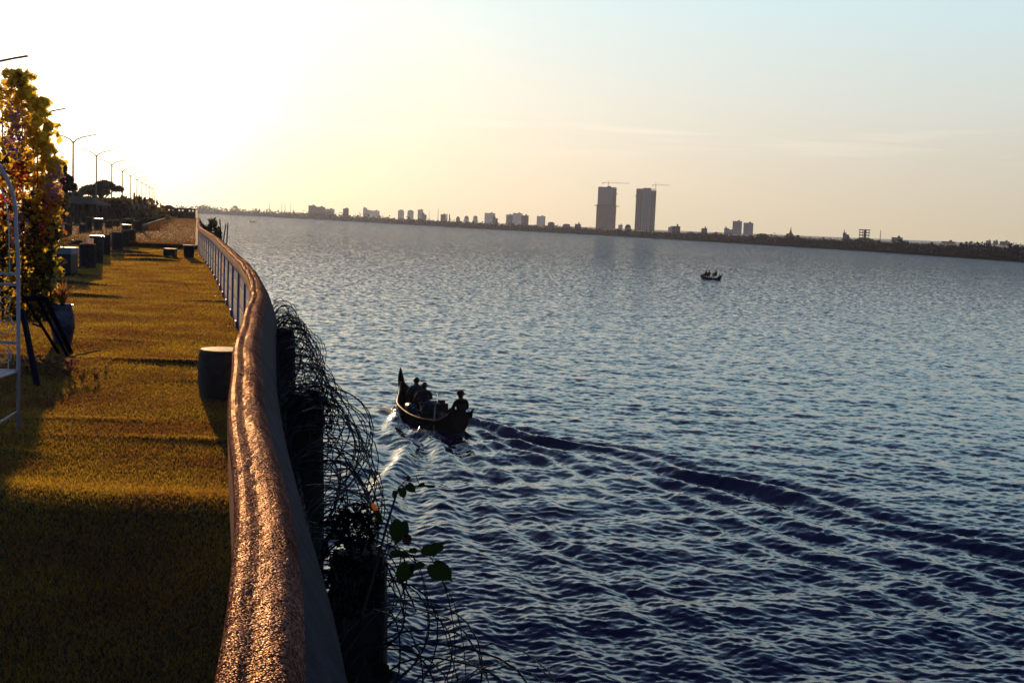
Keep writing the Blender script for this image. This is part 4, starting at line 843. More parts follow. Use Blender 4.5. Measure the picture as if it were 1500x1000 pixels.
# ------------------------------------------------------------------ far skyline
def facade(name, col, wcol, fw=3.0, fh=3.1, rough=.8, mortar=.45):
    """plaster wall with rows of darker window openings; the pattern is in metres along the wall"""
    if name in _m: return _m[name]
    m = bpy.data.materials.new(name); m.use_nodes = True; t = m.node_tree; n = t.nodes; b = n['Principled BSDF']; b.inputs['Roughness'].default_value = rough
    tcn = n.new('ShaderNodeTexCoord'); sp = n.new('ShaderNodeSeparateXYZ'); t.links.new(tcn.outputs['Object'], sp.inputs[0])
    def mm(op, a, v):
        q = n.new('ShaderNodeMath'); q.operation = op
        for i, x in enumerate((a, v)):
            if x is None: continue
            if isinstance(x, (int, float)): q.inputs[i].default_value = x
            else: t.links.new(x, q.inputs[i])
        return q.outputs[0]
    u = mm('FRACT', mm('DIVIDE', mm('ADD', sp.outputs[0], sp.outputs[1]), fw), None); v = mm('FRACT', mm('DIVIDE', sp.outputs[2], fh), None)
    win = mm('MULTIPLY', mm('GREATER_THAN', u, mortar), mm('GREATER_THAN', v, mortar))
    mx = n.new('ShaderNodeMix'); mx.data_type = 'RGBA'; t.links.new(win, mx.inputs[0]); mx.inputs[6].default_value = (*col, 1); mx.inputs[7].default_value = (*wcol, 1)
    no = n.new('ShaderNodeTexNoise'); t.links.new(tcn.outputs['Object'], no.inputs[0]); no.inputs['Scale'].default_value = .12; no.inputs['Detail'].default_value = 5
    h = n.new('ShaderNodeHueSaturation'); t.links.new(mx.outputs[2], h.inputs['Color']); t.links.new(mm('ADD', mm('MULTIPLY', no.outputs[0], .8), .6), h.inputs['Value'])
    t.links.new(h.outputs[0], b.inputs['Base Color']); _m[name] = m; return m
PALE = facade('pale_facade', (.78, .77, .72), (.45, .47, .50)); BROWN = facade('brown_facade', (.22, .13, .11), (.07, .05, .06)); GREYF = facade('grey_facade', (.26, .25, .28), (.08, .08, .12)); LILAC = facade('lilac_facade', (.30, .25, .32), (.12, .10, .16)); WHITEF = facade('white_facade', (.72, .70, .66), (.45, .44, .44))
roofm = mat('dull_roofing', (.12, .085, .08), .8, .4, .3); redroof = mat('rust_red_roof', (.24, .08, .05), .8, .4, .3); conc = mat('bare_concrete', (.28, .26, .26), .85, .3, .3)
def building(px0, px1, ptop, dist, m, label, kind='flat', pbase=None, extra=None, cat='building', name='building', group='buildings on the far skyline'):
    c = at_d((px0+px1)/2, ptop, dist); w = (px1-px0)*px_size(dist); z0 = WATER+1.6; h = c.z-z0; u = Vector((c.x, c.y, 0)).normalized(); rz = -math.atan2(u.x, u.y)
    rz += extra or 0
    r = thing(name, label, cat, (c.x+u.x*w*.4, c.y+u.y*w*.4, z0), rz, group); dp = w*.8
    def part(nm, bx, mm_): b = MB(); [b.box(*q) for q in bx]; return b.build(nm, mm_, r)
    if kind == 'flat': part('wall', [((0, 0, h/2), (w, dp, h))], m); part('roof', [((0, 0, h+.25), (w*1.02, dp*1.02, .5)), ((w*.15, 0, h+1.2), (w*.22, dp*.3, 1.6))], roofm)
    elif kind == 'step': part('wall', [((-w*.22, 0, h/2), (w*.56, dp, h)), ((w*.28, 0, h*.41), (w*.44, dp*.96, h*.82))], m); part('roof', [((-w*.22, 0, h+.25), (w*.58, dp*1.02, .5)), ((w*.28, 0, h*.82+.2), (w*.46, dp, .4)), ((-w*.3, 0, h+1.4), (w*.14, dp*.3, 2.2))], roofm)
    elif kind == 'hip':
        part('wall', [((0, 0, h*.4), (w*.92, dp*.92, h*.8))], m); e_ = h*.8; x, y = w/2, dp/2
        MB().add([(-x, -y, e_), (x, -y, e_), (x, y, e_), (-x, y, e_), (-x*.4, 0, h), (x*.4, 0, h)], [(0, 1, 5, 4), (1, 2, 5), (2, 3, 4, 5), (3, 0, 4), (3, 2, 1, 0)]).build('roof', redroof, r)
    elif kind == 'dome': part('wall', [((0, 0, h*.3), (w, dp, h*.6))], m); MB().lathe((0, 0, h*.6), [(w*.48*math.cos(t), (h*.4)*math.sin(t)) for t in np.linspace(0, 1.5, 8)], 20).build('dome', roofm, r, smooth=True)
    elif kind == 'round': part('wall', [((0, 0, h*.42), (w, dp, h*.84))], m); MB().lathe((0, 0, h*.84), [(w*.46*math.cos(t), h*.16*math.sin(t)) for t in np.linspace(0, 1.5, 6)], 16).build('roof', m, r, smooth=True)
    elif kind == 'slabs':
        n_ = 5; part('floor_slab', [((0, 0, h*(.25+.75*i/(n_-1))), (w*(1.0 if i < n_-1 else 1.04), dp, h*.07)) for i in range(n_)], conc)
        for a in (-.44, -.15, .16, .44):
            for b_ in (-.4, .4): part('pillar', [((w*a, dp*b_, h*.5), (w*.05, w*.05, h*.96))], conc)
        part('stair_core', [((w*.05, 0, h*.5), (w*.22, dp*.3, h))], conc)
    return r
BL_ = [(452, 463, 301.5, 1800, BROWN, 'tallest left block of the brownish complex on the left far bank', 'flat'), (462.5, 476, 303.5, 1815, BROWN, 'long brownish block adjoining the taller one on the left far bank', 'flat'), (476, 490, 306.5, 2050, PALE, 'pale low block right of the long brownish complex', 'flat'),
 (502.5, 511, 306, 1500, BROWN, 'lone squarish brown block rising from the left far woods', 'flat'), (532, 543, 305, 2300, PALE, 'faint pale block, first of the pair right of the squarish brown one', 'step'), (543, 556, 309, 2350, PALE, 'faint low pale block, second of the hazy pair over the woods', 'flat'),
 (583, 592, 307, 2300, PALE, 'hazy round-topped tower, left of two matching ones', 'round'), (597, 606, 307.5, 2300, PALE, 'hazy round-topped tower, right of two matching ones', 'round'), (612, 620, 307.5, 2200, PALE, 'hazy grey tower just right of the round-topped pair', 'flat'), (618, 625, 312.5, 1500, GREYF, 'small dark stepped house at the foot of the hazy grey tower', 'step'),
 (645.5, 653.5, 314.5, 1600, GREYF, 'grey square block left of the two thin chimneys', 'flat'), (668, 674, 317, 1600, GREYF, 'low grey house right of the two thin chimneys', 'dome'), (680, 687, 316, 1900, PALE, 'low pale domed house on the mid-left skyline', 'dome'), (693, 700, 316, 2000, PALE, 'low pale hipped house left of the broad pale slab', 'hip'),
 (710, 725.5, 312.5, 2300, PALE, 'broad pale slab block on the mid-left skyline', 'flat'), (721.5, 729.5, 318, 1500, GREYF, 'short dark block at the right foot of the broad pale slab', 'step'), (741.5, 751, 314.8, 2000, LILAC, 'lilac grey block left of the widest pale slab', 'flat'), (744.5, 751, 317, 1500, GREYF, 'slim dark block in front of the lilac grey block', 'flat'), (751.2, 765.5, 312.6, 2300, PALE, 'widest pale slab between the lilac block and the brown block', 'flat'),
 (764, 774.5, 316.3, 1400, BROWN, 'brown block with rooftop hut beside the widest pale slab', 'flat'), (786.5, 799, 317, 2200, PALE, 'pale squarish slab left of the twin unfinished towers', 'flat'), (802, 813, 325.2, 1100, GREYF, 'low dark shed roofed house right of the pale squarish slab', 'hip'), (824, 836, 328, 1100, LILAC, 'long low lilac house between the pale slab and the twin towers', 'hip'), (842, 851, 329, 1050, GREYF, 'low grey house just left of the netted tower', 'flat'),
 (906, 912, 330, 1500, PALE, 'narrow pale block between the twin towers', 'flat'), (915.5, 924.5, 328.6, 1000, LILAC, 'dome roofed lilac hall between the twin towers', 'dome'), (979, 985, 333, 1500, PALE, 'small pale block right of the twin towers', 'flat'), (984.5, 996.5, 332.3, 900, LILAC, 'square brownish lilac block right of the twin towers', 'flat'), (1006, 1018, 339.5, 880, WHITEF, 'low whitish shed right of the square lilac block', 'hip'), (1027.5, 1036, 335.3, 1000, LILAC, 'small lilac block halfway to the tall white twins', 'flat'),
 (1061, 1073, 334.8, 1500, PALE, 'low pale block at the left foot of the white twins', 'step'), (1073.6, 1087, 324.4, 1600, WHITEF, 'white high-rise, left of the white twins', 'flat'), (1089.5, 1103.5, 327, 1600, WHITEF, 'white high-rise, right of the white twins', 'flat'), (1108, 1126, 342, 800, BROWN, 'long low brown roofed house right of the white twins', 'hip'), (1151, 1158, 342, 900, LILAC, 'low lilac shrine hall beside the thin spire', 'hip'),
 (1235, 1243.8, 342, 900, LILAC, 'narrow tapering lilac tower left of the open concrete frame', 'step'), (1233, 1248, 351.5, 700, LILAC, 'low lilac building at the foot of the narrow tower', 'flat'), (1259, 1274, 336.8, 720, conc, 'open concrete frame building of bare floor slabs on the right bank', 'slabs'), (1252, 1281, 348.4, 700, GREYF, 'broad dark domed hall under the open concrete frame', 'dome'), (1306.5, 1322, 348.5, 1100, LILAC, 'long flat lilac block right of the thin mast', 'flat'),
 (1380, 1399, 354.3, 1300, LILAC, 'faint wide lilac block in the gap of the right bank trees', 'flat'), (1444.6, 1451.5, 353, 1500, LILAC, 'hazy block, leftmost of three at the right edge', 'flat'), (1455, 1462, 353.3, 1500, LILAC, 'hazy block, middle of three at the right edge', 'flat'), (1465, 1479, 354.3, 1500, LILAC, 'hazy wider block, rightmost of three at the right edge', 'flat'),
 (1056, 1066, 345.5, 690, BROWN, 'low brown house by the water below the white twins', 'hip'), (1090, 1101, 347, 660, WHITEF, 'pale gabled house among the trees below the white twins', 'hip'), (1130, 1139, 352.3, 628, WHITEF, 'white house showing through the trees on the right bank', 'hip'), (1152, 1157, 354.5, 600, WHITEF, 'tiny white hut by the water on the right bank', 'flat'), (1214, 1221, 351, 640, LILAC, 'small lilac gabled house above the right bank trees', 'hip'), (1443, 1449, 375.5, 425, WHITEF, 'small white hut at the waterline, left of two near the right edge', 'hip'), (1451, 1457, 376, 424, WHITEF, 'small white hut at the waterline, right of two near the right edge', 'flat'),
 (984, 1002, 345.8, 712, BROWN, 'long rusty roofed shed on the waterline behind the barge', 'hip'), (1003, 1013, 346.5, 705, LILAC, 'lilac shed on the waterline right of the barge', 'hip')]
for a in BL_: building(*a)
# the two unfinished towers
def tower(px0, px1, ptop, dist, kind, label):
    c = at_d((px0+px1)/2, ptop, dist); w = (px1-px0)*px_size(dist); z0 = WATER+1.6; h = c.z-z0; u = Vector((c.x, c.y, 0)).normalized(); rz = -math.atan2(u.x, u.y)
    r = thing('tower_block', label, 'tower', (c.x, c.y, z0), rz, 'twin towers under construction')
    net = mat('rust_scaffold_netting', (.10, .04, .085), .95, .35, .15); grid = facade('tower_window_grid', (.42, .38, .46), (.03, .025, .05), 2.3, 2.6, mortar=.42); wall = mat('tower_wall', (.42, .39, .40), .85, .2, .1); blu = mat('tower_side', (.24, .25, .30), .85, .3, .12)
    def part(nm, bx, m): b = MB(); [b.box(*q) for q in bx]; return b.build(nm, m, r)
    dp = w*.7
    if kind == 0:
        hs = h*.60
        part('netted_floors', [((-.3, dp/2, hs/2), (w*1.06, dp*1.1, hs))], net)
        part('wall', [((-w*.13, dp/2, (h+hs)/2), (w*.72, dp, h-hs))], grid); part('wall', [((w*.36, dp/2+.6, (h+hs)/2-.3), (w*.27, dp, h-hs-.6))], blu); part('corner_wall', [((w*.225, -.25, (h+hs)/2), (w*.045, .6, h-hs))], wall)
        part('netting', [((-w*.49, dp/2, (h+hs)/2), (.5, dp*1.02, h-hs))], net)
        part('roof', [((0, dp/2, h+.35), (w*.96, dp, .7)), ((w*.08, dp/2, h+1.3), (w*.2, dp*.4, 1.6))], conc)
        part('safety_platform', [((0, dp/2, hs-1.8), (w*1.34, dp*1.3, .5))], net); part('hoist', [((w*.52, 0, h*.86), (.9, .9, 1.6))], net)
        mx_, ml, jr, jl = w*.05, 5.8, w*1.12, w*.33
    else:
        part('netted_wall', [((-w*.33, dp/2, h/2-.4), (w*.34, dp, h-.8))], net); part('netted_wall', [((w*.37, dp/2, h/2-.9), (w*.26, dp, h-1.8))], net)
        part('wall', [((w*.04, dp/2-.9, h/2+.3), (w*.40, dp, h+.6))], grid); part('corner_wall', [((w*.215, dp/2-1.1, h/2+.3), (w*.06, dp, h+.6))], wall); part('corner_wall', [((-w*.165, dp/2-1.0, h*.38), (w*.04, dp, h*.76))], wall)
        part('roof', [((0, dp/2, h-.3), (w*.98, dp*.9, .5)), ((w*.05, dp/2-.9, h+.9), (w*.36, dp*.6, .5))], conc); part('hoist', [((-w*.53, 0, h*.82), (.8, .9, 1.4))], net)
        mx_, ml, jr, jl = w*.46, 5.0, w*.72, w*.16
    cr_ = thing('tower_crane', 'tower crane with long jib on the roof of the '+('netted left tower' if kind == 0 else 'right tower'), 'crane', (0, 0, 0), 0, 'tower cranes on the twin towers')
    cr_.location = Vector((c.x, c.y, z0))+Matrix.Rotation(rz, 3, 'Z') @ Vector((mx_, dp/2, h)); cr_.rotation_euler = (0, 0, rz)
    cm_ = mat('crane_steel', (.10, .08, .08), .6, metal=.2)
    MB().box((0, 0, ml/2), (.55, .55, ml)).build('mast', cm_, cr_); MB().box((0, 0, ml+.5), (.9, .9, 1.0)).build('cab', cm_, cr_); MB().box((0, 0, ml+2.2), (.25, .25, 2.6)).build('apex', cm_, cr_)
    MB().tube([(-jl, 0, ml), (jr, 0, ml+.6)], .22, 5).build('jib', cm_, cr_); MB().box((-jl, 0, ml-.4), (1.1, .8, 1.3)).build('counterweight', cm_, cr_)
    MB().tube([(-jl, 0, ml), (0, 0, ml+3.4), (jr*.6, 0, ml+.4)], .06, 4).build('tie_cable', cm_, cr_)
tower(876.5, 903.5, 274.8, 1500, 0, 'unfinished tower, left twin, with grey grid above dark netted floors')
tower(932.5, 961.5, 276.5, 1500, 1, 'unfinished tower, right twin, with pale central window strip and netted sides')
def spire(px, ptop, dist, r0, label, name='mast', cat='mast', m=None):
    t = at_d(px, ptop, dist); z0 = WATER+1.2; o = MB().tube([(0, 0, 0), (0, 0, t.z-z0)], [r0, r0*.55], 6).build(name, m or mat('crane_steel', (.10, .08, .08), .6, metal=.2)); o.location = (t.x, t.y, z0); tag(o, label, cat, 'thin masts on the far bank')
for a in ((395, 297, 1800, .5, 'thin mast over the left far bank, leftmost of four'), (413, 296.5, 1800, .5, 'thin mast over the left far bank, second of four'), (417.6, 298, 1800, .45, 'thin mast close right of the second over the left far bank'), (426, 296.5, 1800, .4, 'faint thin mast, rightmost of four over the left far bank'), (642, 305, 1500, .45, 'tall thin mast left of the two chimneys'), (629, 309, 1700, .3, 'short faint mast right of the hazy grey tower'), (1290, 337, 700, .32, 'tall thin mast right of the open concrete frame'), (1183, 347, 900, .2, 'short mast right of the thin spire')): spire(*a)
for a in ((654.8, 313, 1500, 1.1, 'slim chimney right of the grey square block, left of two'), (658.6, 313.5, 1500, 1.1, 'slim chimney right of the grey square block, right of two')): spire(*a, name='chimney', cat='chimney', m=roofm)
t = at_d(1158.7, 332, 900); z0 = WATER+1.2; h = t.z-z0; pg = MB().lathe((0, 0, 0), [(2.2, 0), (2.0, h*.40), (1.4, h*.5), (.8, h*.62), (.45, h*.75), (.28, h*.88), (.06, h)], 14).build('pagoda_spire', mat('dull_gilt', (.22, .17, .12), .6)); pg.location = (t.x, t.y, z0); tag(pg, 'bell-shaped pagoda with thin spire above the right bank trees', 'pagoda')
# emergent trees one can tell apart on the far bank
def tree(name, label, loc, h, w, n, leaf, m, seed, group=None, flat=False, trunk=.35):
    r_ = np.random.default_rng(seed); rr = random.Random(seed); root = thing(name, label, 'tree', loc, rr.random()*6, group); b = MB()
    cl = []; nb = 9 if not flat else 20
    for k in range(nb):
        a = k*2.4+rr.random(); q = rr.random()**.6; z = h*(trunk+(1-trunk)*(.25+.65*rr.random()*(1-.45*q))) if not flat else h*(.60+.38*rr.random()*(1-.55*q))
        cl.append((Vector((math.cos(a)*w*.42*q, math.sin(a)*w*.42*q, z)), w*((.17+.12*rr.random()) if not flat else (.09+.08*rr.random()))))
    cl.append((Vector((0, 0, h*.86)), w*(.22 if not flat else .1))); b.tube([(0, 0, -.3), (.02*w, 0, h*trunk*.6), (0, .02*w, h*(trunk+.15)), (0, 0, h*.85)], [w*.045+.03, w*.036+.02, w*.026, .02], 7)
    for c, q in cl: b.tube([(0, 0, h*trunk*.8), c*.5+Vector((0, 0, h*trunk*.45)), c], [w*.022+.01, w*.014, w*.005], 5)
    b.build('trunk', mat('bark', (.05, .035, .025), .9, .4, 3), root)
    P = []; per = n//len(cl)
    for c, q in cl:
        d = r_.normal(size=(per, 3)); d /= np.linalg.norm(d, axis=1)[:, None]; d *= (r_.random(per)**.45)[:, None]; P.append(np.array(c)+d*q*np.array([1, 1, .62 if not flat else .30]))
    P = np.concatenate(P); V, F = leaf_cards(P, leaf*rng.uniform(.6, 1.4, len(P))); np_mesh('crown', V, F, m, root); return root
for i, (px, top, bk, wpx, lb) in enumerate(((345, 300.5, 20, 14, 'broad crown, first above the hazy left far woods'), (298, 299, 30, 16, 'wide crown rising just over the railing end bush'), (1160, 342.5, 14, 8, 'small round crown right of the pagoda spire'), (1168, 343.5, 18, 10, 'rounded dark crown at the pagoda foot'), (1317, 349.5, 12, 11, 'dark round crown in front of the long lilac block'), (1363, 354.8, 12, 14, 'flat dark crown between the lilac block and the tallest tree clump'), (1406, 354, 16, 9, 'dark crown at the left of the tallest tree clump'), (1414, 352.4, 10, 9, 'tall dark crown, highest left of the tallest clump'), (1421, 351.6, 13, 9, 'highest pointed crown of the tallest clump'), (1431, 353.8, 12, 11, 'rounded crown at the right of the tallest clump'), (1459, 360.5, 10, 9, 'low crown under the hazy blocks at the right edge'), (1479, 354.6, 10, 9, 'tall crown covering the right end of the hazy wider block'), (1488, 357, 12, 9, 'crown close to the right picture edge'), (1497, 360, 12, 10, 'last crown at the right picture edge'), (1258, 349.8, 20, 12, 'dark crown left below the open concrete frame'), (1286, 350.8, 16, 10, 'small crown at the foot of the thin mast'), (1023, 341, 14, 9, 'small crown left of the small lilac block'), (1048, 340.2, 14, 12, 'round crown left of the low brown waterside house'), (1205, 347.5, 14, 10, 'small crown left of the small lilac gabled house'), (905, 334.8, 20, 9, 'small crown between the twin towers'))):
    s_ = shore(px, bk); tz = at_d(px, top, s_.y).z; u = px_size(s_.y); tree('tree', lb+', on the far bank', s_, tz-s_.z, wpx*u, 420, max(.35, .9*u), fol, 50+i, 'trees standing out on the far bank', trunk=.15)
# ------------------------------------------------------------------ street lamps in a row behind the promenade
lampm = mat('lamp_post_paint', (.20, .15, .10), .5, .2, 3)
def lamp0():
    r = thing('street_lamp', 'x', 'street lamp', (0, 0, 0), 0, 'row of double-armed street lamps'); HP = 7.65
    MB().tube([(0, 0, -.2), (0, 0, 1), (0, 0, HP)], [.12, .105, .07], 8).build('pole', lampm, r); MB().lathe((0, 0, -.05), [(.22, 0), (.22, .3), (.12, .5)], 10).build('base', lampm, r)
    for sg in (-1, 1):
        a = MB().tube([(0, 0, HP-.15), (sg*.30, 0, HP+.20), (sg*.9, 0, HP+.46), (sg*1.7, 0, HP+.66)], [.07, .06, .055, .05], 6).build('arm', lampm, r)
        b = MB(); b.box((sg*1.95, 0, HP+.715), (.62, .22, .07), M=Matrix.Rotation(-sg*.22, 3, 'Y')); b.build('lamp_head', lampm, r, bevel=.02)
    return r
l0 = lamp0(); ordn = ['nearest the viewer, only an arm in view', 'second, half hidden by the creeper', 'first fully visible beside the creeper', 'second fully visible, left of the flat-topped tree', 'third fully visible, over the flat-topped tree', 'fourth fully visible, right of the flat-topped tree', 'fifth fully visible', 'sixth fully visible', 'seventh fully visible', 'eighth fully visible', 'ninth fully visible', 'tenth fully visible', 'farthest and smallest']
for i in range(13):
    d = 57.5+30.6*i if i < 5 else 57.5+30.6*4+(i-4)*30.5; X_ = -44.0-(d-119)*.2755
    if i == 0: X_ = -25.75
    lb = 'double-armed street lamp, '+ordn[i]
    o = l0 if i == 0 else copy_tree(l0, label=lb)
    o['label'] = lb; o.location = (X_, d, TERR-.1); o.rotation_euler = (0, 0, .08)
# ------------------------------------------------------------------ left side: trees, pavilion, hedges, end fence
back = mat('backlit_leaves', (.035, .040, .014), .7, .4, .5, jitter=.4, trans=((.20, .16, .03), .35))
def tree_px(px, top, base, d, wpx, n, leaf, label, seed, **k):
    c = at_d(px, base, d); c.z = TERR-.2; h = at_d(px, top, d).z-c.z; return tree('tree', label, c, h, wpx*px_size(d), n, leaf, back, seed, 'trees on the landward side', **k)
tree_px(147, 262, 312, 165, 58, 2600, .50, 'flat-topped spreading tree among the street lamps', 21, flat=True, trunk=.5)
tree_px(88, 236, 318, 62, 40, 1800, .20, 'dark narrow tree directly behind the flower wall', 22)
tree_px(62, 262, 320, 80, 60, 1500, .26, 'broad dark tree farther behind the flower wall', 23)
tree_px(108, 282, 315, 120, 50, 1300, .36, 'low broad tree left of the flat-topped one', 24)
tree_px(20, 200, 320, 58, 70, 2400, .20, 'tall tree behind the flower wall at the left edge', 29)
tree_px(168, 294, 318, 120, 40, 1500, .30, 'bushy round tree in front of the lamps right of the flat-topped tree', 25, trunk=.1)
tree_px(193, 302, 315, 200, 30, 700, .5, 'low bushy tree left of the three banded poles', 26, trunk=.1)
tree_px(130, 288, 318, 140, 34, 900, .4, 'small round tree behind the low pavilion', 27, trunk=.1)
# low dark shrubs running along under the lamps
hg = []
for i in range(240):
    px = random.uniform(84, 222); d = random.uniform(120, 190); hg.append(Vector(at_d(px, 314, d)))
P = np.concatenate([np.array([v.x, v.y, TERR])+np.abs(rand_unit(26))*np.array([2.2, 1.5, 1.5+random.random()])*np.sign(rng.normal(size=(26, 3)))**np.array([1, 1, 2]) for v in hg]); V, F = leaf_cards(P, rng.uniform(.25, .6, len(P))); tag(np_mesh('undergrowth', V, F, back, kind='stuff'), 'low scrub running along the landward side under the street lamps', 'undergrowth')
# pavilion with sloping roof
pv_ = at_d(122, 312, 100); pav = thing('pavilion', 'low open pavilion with wide sloping roof behind the log tables', 'pavilion', (pv_.x, 100, TERR), .1); u = px_size(100); W_ = 58*u; hr = at_d(122, 288, 100).z-TERR; he = at_d(122, 298, 100).z-TERR
MB().add([(-W_/2, -2.5, he), (W_/2, -2.5, he), (W_/2, 2.5, he), (-W_/2, 2.5, he), (-W_*.36, 0, hr), (W_*.18, 0, hr), (-W_/2, -2.5, he-.12), (W_/2, -2.5, he-.12), (W_/2, 2.5, he-.12), (-W_/2, 2.5, he-.12)], [(0, 1, 5, 4), (1, 2, 5), (2, 3, 4, 5), (3, 0, 4), (9, 8, 7, 6), (6, 7, 1, 0), (7, 8, 2, 1), (8, 9, 3, 2), (9, 6, 0, 3)]).build('roof', mat('thatch', (.11, .065, .045), .9, .4, 2), pav)
for x in np.linspace(-W_*.46, W_*.46, 6):
    for y in (-2.2, 2.2): MB().box((x, y, he/2), (.12, .12, he)).build('post', wood, pav)
MB().box((0, 2.0, he*.28), (W_*.9, .1, he*.56)).build('back_wall', mat('thatch', (.11, .065, .045), .9, .4, 2), pav)
# end fence with gabled gate at the far end of the terrace
ff = at_d(250, 319.5, 185); u = px_size(185); fnc = thing('end_fence', 'long dark slatted fence closing the far end of the terrace', 'fence', (ff.x, 185, TERR)); fw = 70*u; fh = at_d(250, 304.5, 185).z-TERR; fz0 = at_d(250, 319.5, 185).z-TERR
rb = mat('reddish_timber', (.085, .035, .030), .85, .4, 4)
b = MB(); b.box((0, 0, fh*.36), (fw, .15, fh*.66)); b.build('slat_panel', rb, fnc); MB().box((0, 0, fh-.1), (fw, .2, .22)).build('top_rail', rb, fnc)
for k in range(15): MB().box((-fw/2+fw*k/14, 0, fh*.5), (.22, .22, fh)).build('post', rb, fnc)
for k in (1, 2, 5, 8, 11): MB().box((-fw/2+fw*(k+.5)/14, .0, fh*.80), (fw/14*.9, .12, fh*.22)).build('upper_panel', rb, fnc)
gt = at_d(248.5, 302, 184); gte = thing('gate_hut', 'small gabled gate hut standing in front of the long slatted fence', 'gate', (gt.x, 183.5, TERR)); gw = 18*u; gh = at_d(250, 300.5, 184).z-TERR; ge = at_d(250, 304.5, 184).z-TERR
for sx_ in (-1, 1):
    for y in (-.5, .5): MB().box((sx_*gw*.36, y, ge/2), (.16, .16, ge)).build('post', rb, gte)
MB().add([(-gw/2, -1, ge-.1), (gw/2, -1, ge-.1), (0, -1, gh), (-gw/2, 1, ge-.1), (gw/2, 1, ge-.1), (0, 1, gh)], [(0, 1, 2), (5, 4, 3), (0, 2, 5, 3), (1, 4, 5, 2), (0, 3, 4, 1)]).build('roof', rb, gte)
# three banded poles
polem = bpy.data.materials.new('banded_pole_paint'); polem.use_nodes = True; nt = polem.node_tree; bs = nt.nodes['Principled BSDF']; tcn = N('ShaderNodeTexCoord'); sx2 = N('ShaderNodeSeparateXYZ'); L(tcn.outputs['Object'], sx2.inputs[0])
mxp = N('ShaderNodeMix', data_type='RGBA'); L(math_('GREATER_THAN', math_('SINE', math_('ADD', math_('MULTIPLY', sx2.outputs[2], 5.5), sx2.outputs[0])), .55), mxp.inputs[0]); mxp.inputs[6].default_value = (.10, .02, .02, 1); mxp.inputs[7].default_value = (.45, .28, .2, 1); L(mxp.outputs[2], bs.inputs['Base Color'])
for px, top, base, lb in ((196.3, 282.5, 325, 'slim red banded pole on the terrace, leftmost of three'), (203.6, 286, 334, 'slim red banded pole on the terrace, middle of three'), (211.6, 289, 326, 'slim dark banded pole on the terrace, rightmost of three')):
    c = on_z(px, base if px > 205 else base+2, TERR); d = c.y; u = px_size(d); h = at_d(px, top, d).z-TERR
    r = thing('banner_pole', lb, 'pole', (c.x, c.y, TERR), 0, 'three banded poles'); MB().tube([(0, 0, 0), (0, 0, h*.45), (0, 0, h*.97)], [1.0*u, 1.0*u, .8*u], 8).build('pole', polem, r); MB().lathe((0, 0, h*.42), [(1.45*u, 0), (1.5*u, h*.3), (1.35*u, h*.56), (.3*u, h*.60)], 8).build('furled_banner', polem, r)
# ------------------------------------------------------------------ log tables with glasses
bark = mat('log_bark', (.075, .048, .045), .85, .45, 9, .01, 26); ltop = mat('log_table_top', (.10, .06, .045), .9, .4, 14, spec=.05); glm = mat('clear_glass', (.85, .85, .9), .06, .1, 5, trans=((1.0, .8, .6), .5), spec=1); metalm = mat('brushed_sheet_top', (.55, .52, .48), .16, .15, 8, metal=1.0)
def glass0(): return MB().lathe((0, 0, 0), [(.030, 0), (.036, .11), (.040, .13)], 10)
def log_table(px0, px1, ptop, pbase, label, seed, z=0.0, glasses=0, sheet=False, pins=0, group='log tables on the turf'):
    c = on_z((px0+px1)/2, pbase, z); d = c.y; r = (px1-px0)/2*px_size(d); zt = at_d((px0+px1)/2, ptop, d).z; h = zt-z; gz = float(ground_z(c.x, c.y)) if d < STEP_Y else TERR
    root = thing('log_table', label, 'table', (c.x, c.y+r, gz), 0, group); h = zt-gz
    MB().lathe((0, 0, 0), [(r*.98, -.08), (r*.96, .03), (r, h*.4), (r*.99, h-.04), (r*.97, h-.015)], 18, .05, seed).build('trunk', bark, root, smooth=True)
    if sheet: MB().lathe((0, 0, h-.015), [(r*1.05, 0), (r*1.07, .008), (r*1.05, .014), (r*.5, .016)], 24).build('sheet_top', metalm, root, smooth=False)
    else: MB().lathe((0, 0, h-.015), [(r*.97, 0), (r*.95, .015)], 18, .05, seed).build('table_top', ltop, root)
    for k in range(glasses):
        a = k*2.1; q = glass0().build('drinking_glass', glm); q.location = (c.x+r*.62*math.cos(a)*(.9 if k % 2 else .5), c.y+r+r*.6*math.sin(a), zt+.003); tag(q, 'clear glass glinting on the nearest log table', 'glass', 'glasses on the nearest log table')
    rr = random.Random(seed)
    if pins:
        p_ = MB()
        for k in range(pins): x_ = -r*.85+2*r*.85*k/(pins-1); hh = rr.uniform(.09, .2); p_.tube([(x_, -r*.2*rr.random(), h), (x_+rr.uniform(-.01, .01), 0, h+hh)], [.016, .010], 5)
        p_.build('pegs', bark, root)
    return root
log_table(112, 136, 357, 393.5, 'nearest log table with clear glasses standing on top', 1, glasses=6)
log_table(128, 147.5, 345, 386, 'log table with shiny sheet metal top flashing in the sun', 2, sheet=True)
log_table(146.5, 159.5, 343.5, 374, 'log table right of the shiny topped one', 3, pins=3)
log_table(160.5, 177, 340, 368.5, 'log table with short upright pegs on its rim', 4, pins=5)
log_table(175.5, 187, 337.5, 362.5, 'log table behind the one with upright pegs, by the step', 5, pins=4)
log_table(187, 197, 336, 358.5, 'small log table tucked against the terrace step', 6)
TG = 'log tables on the raised terrace'
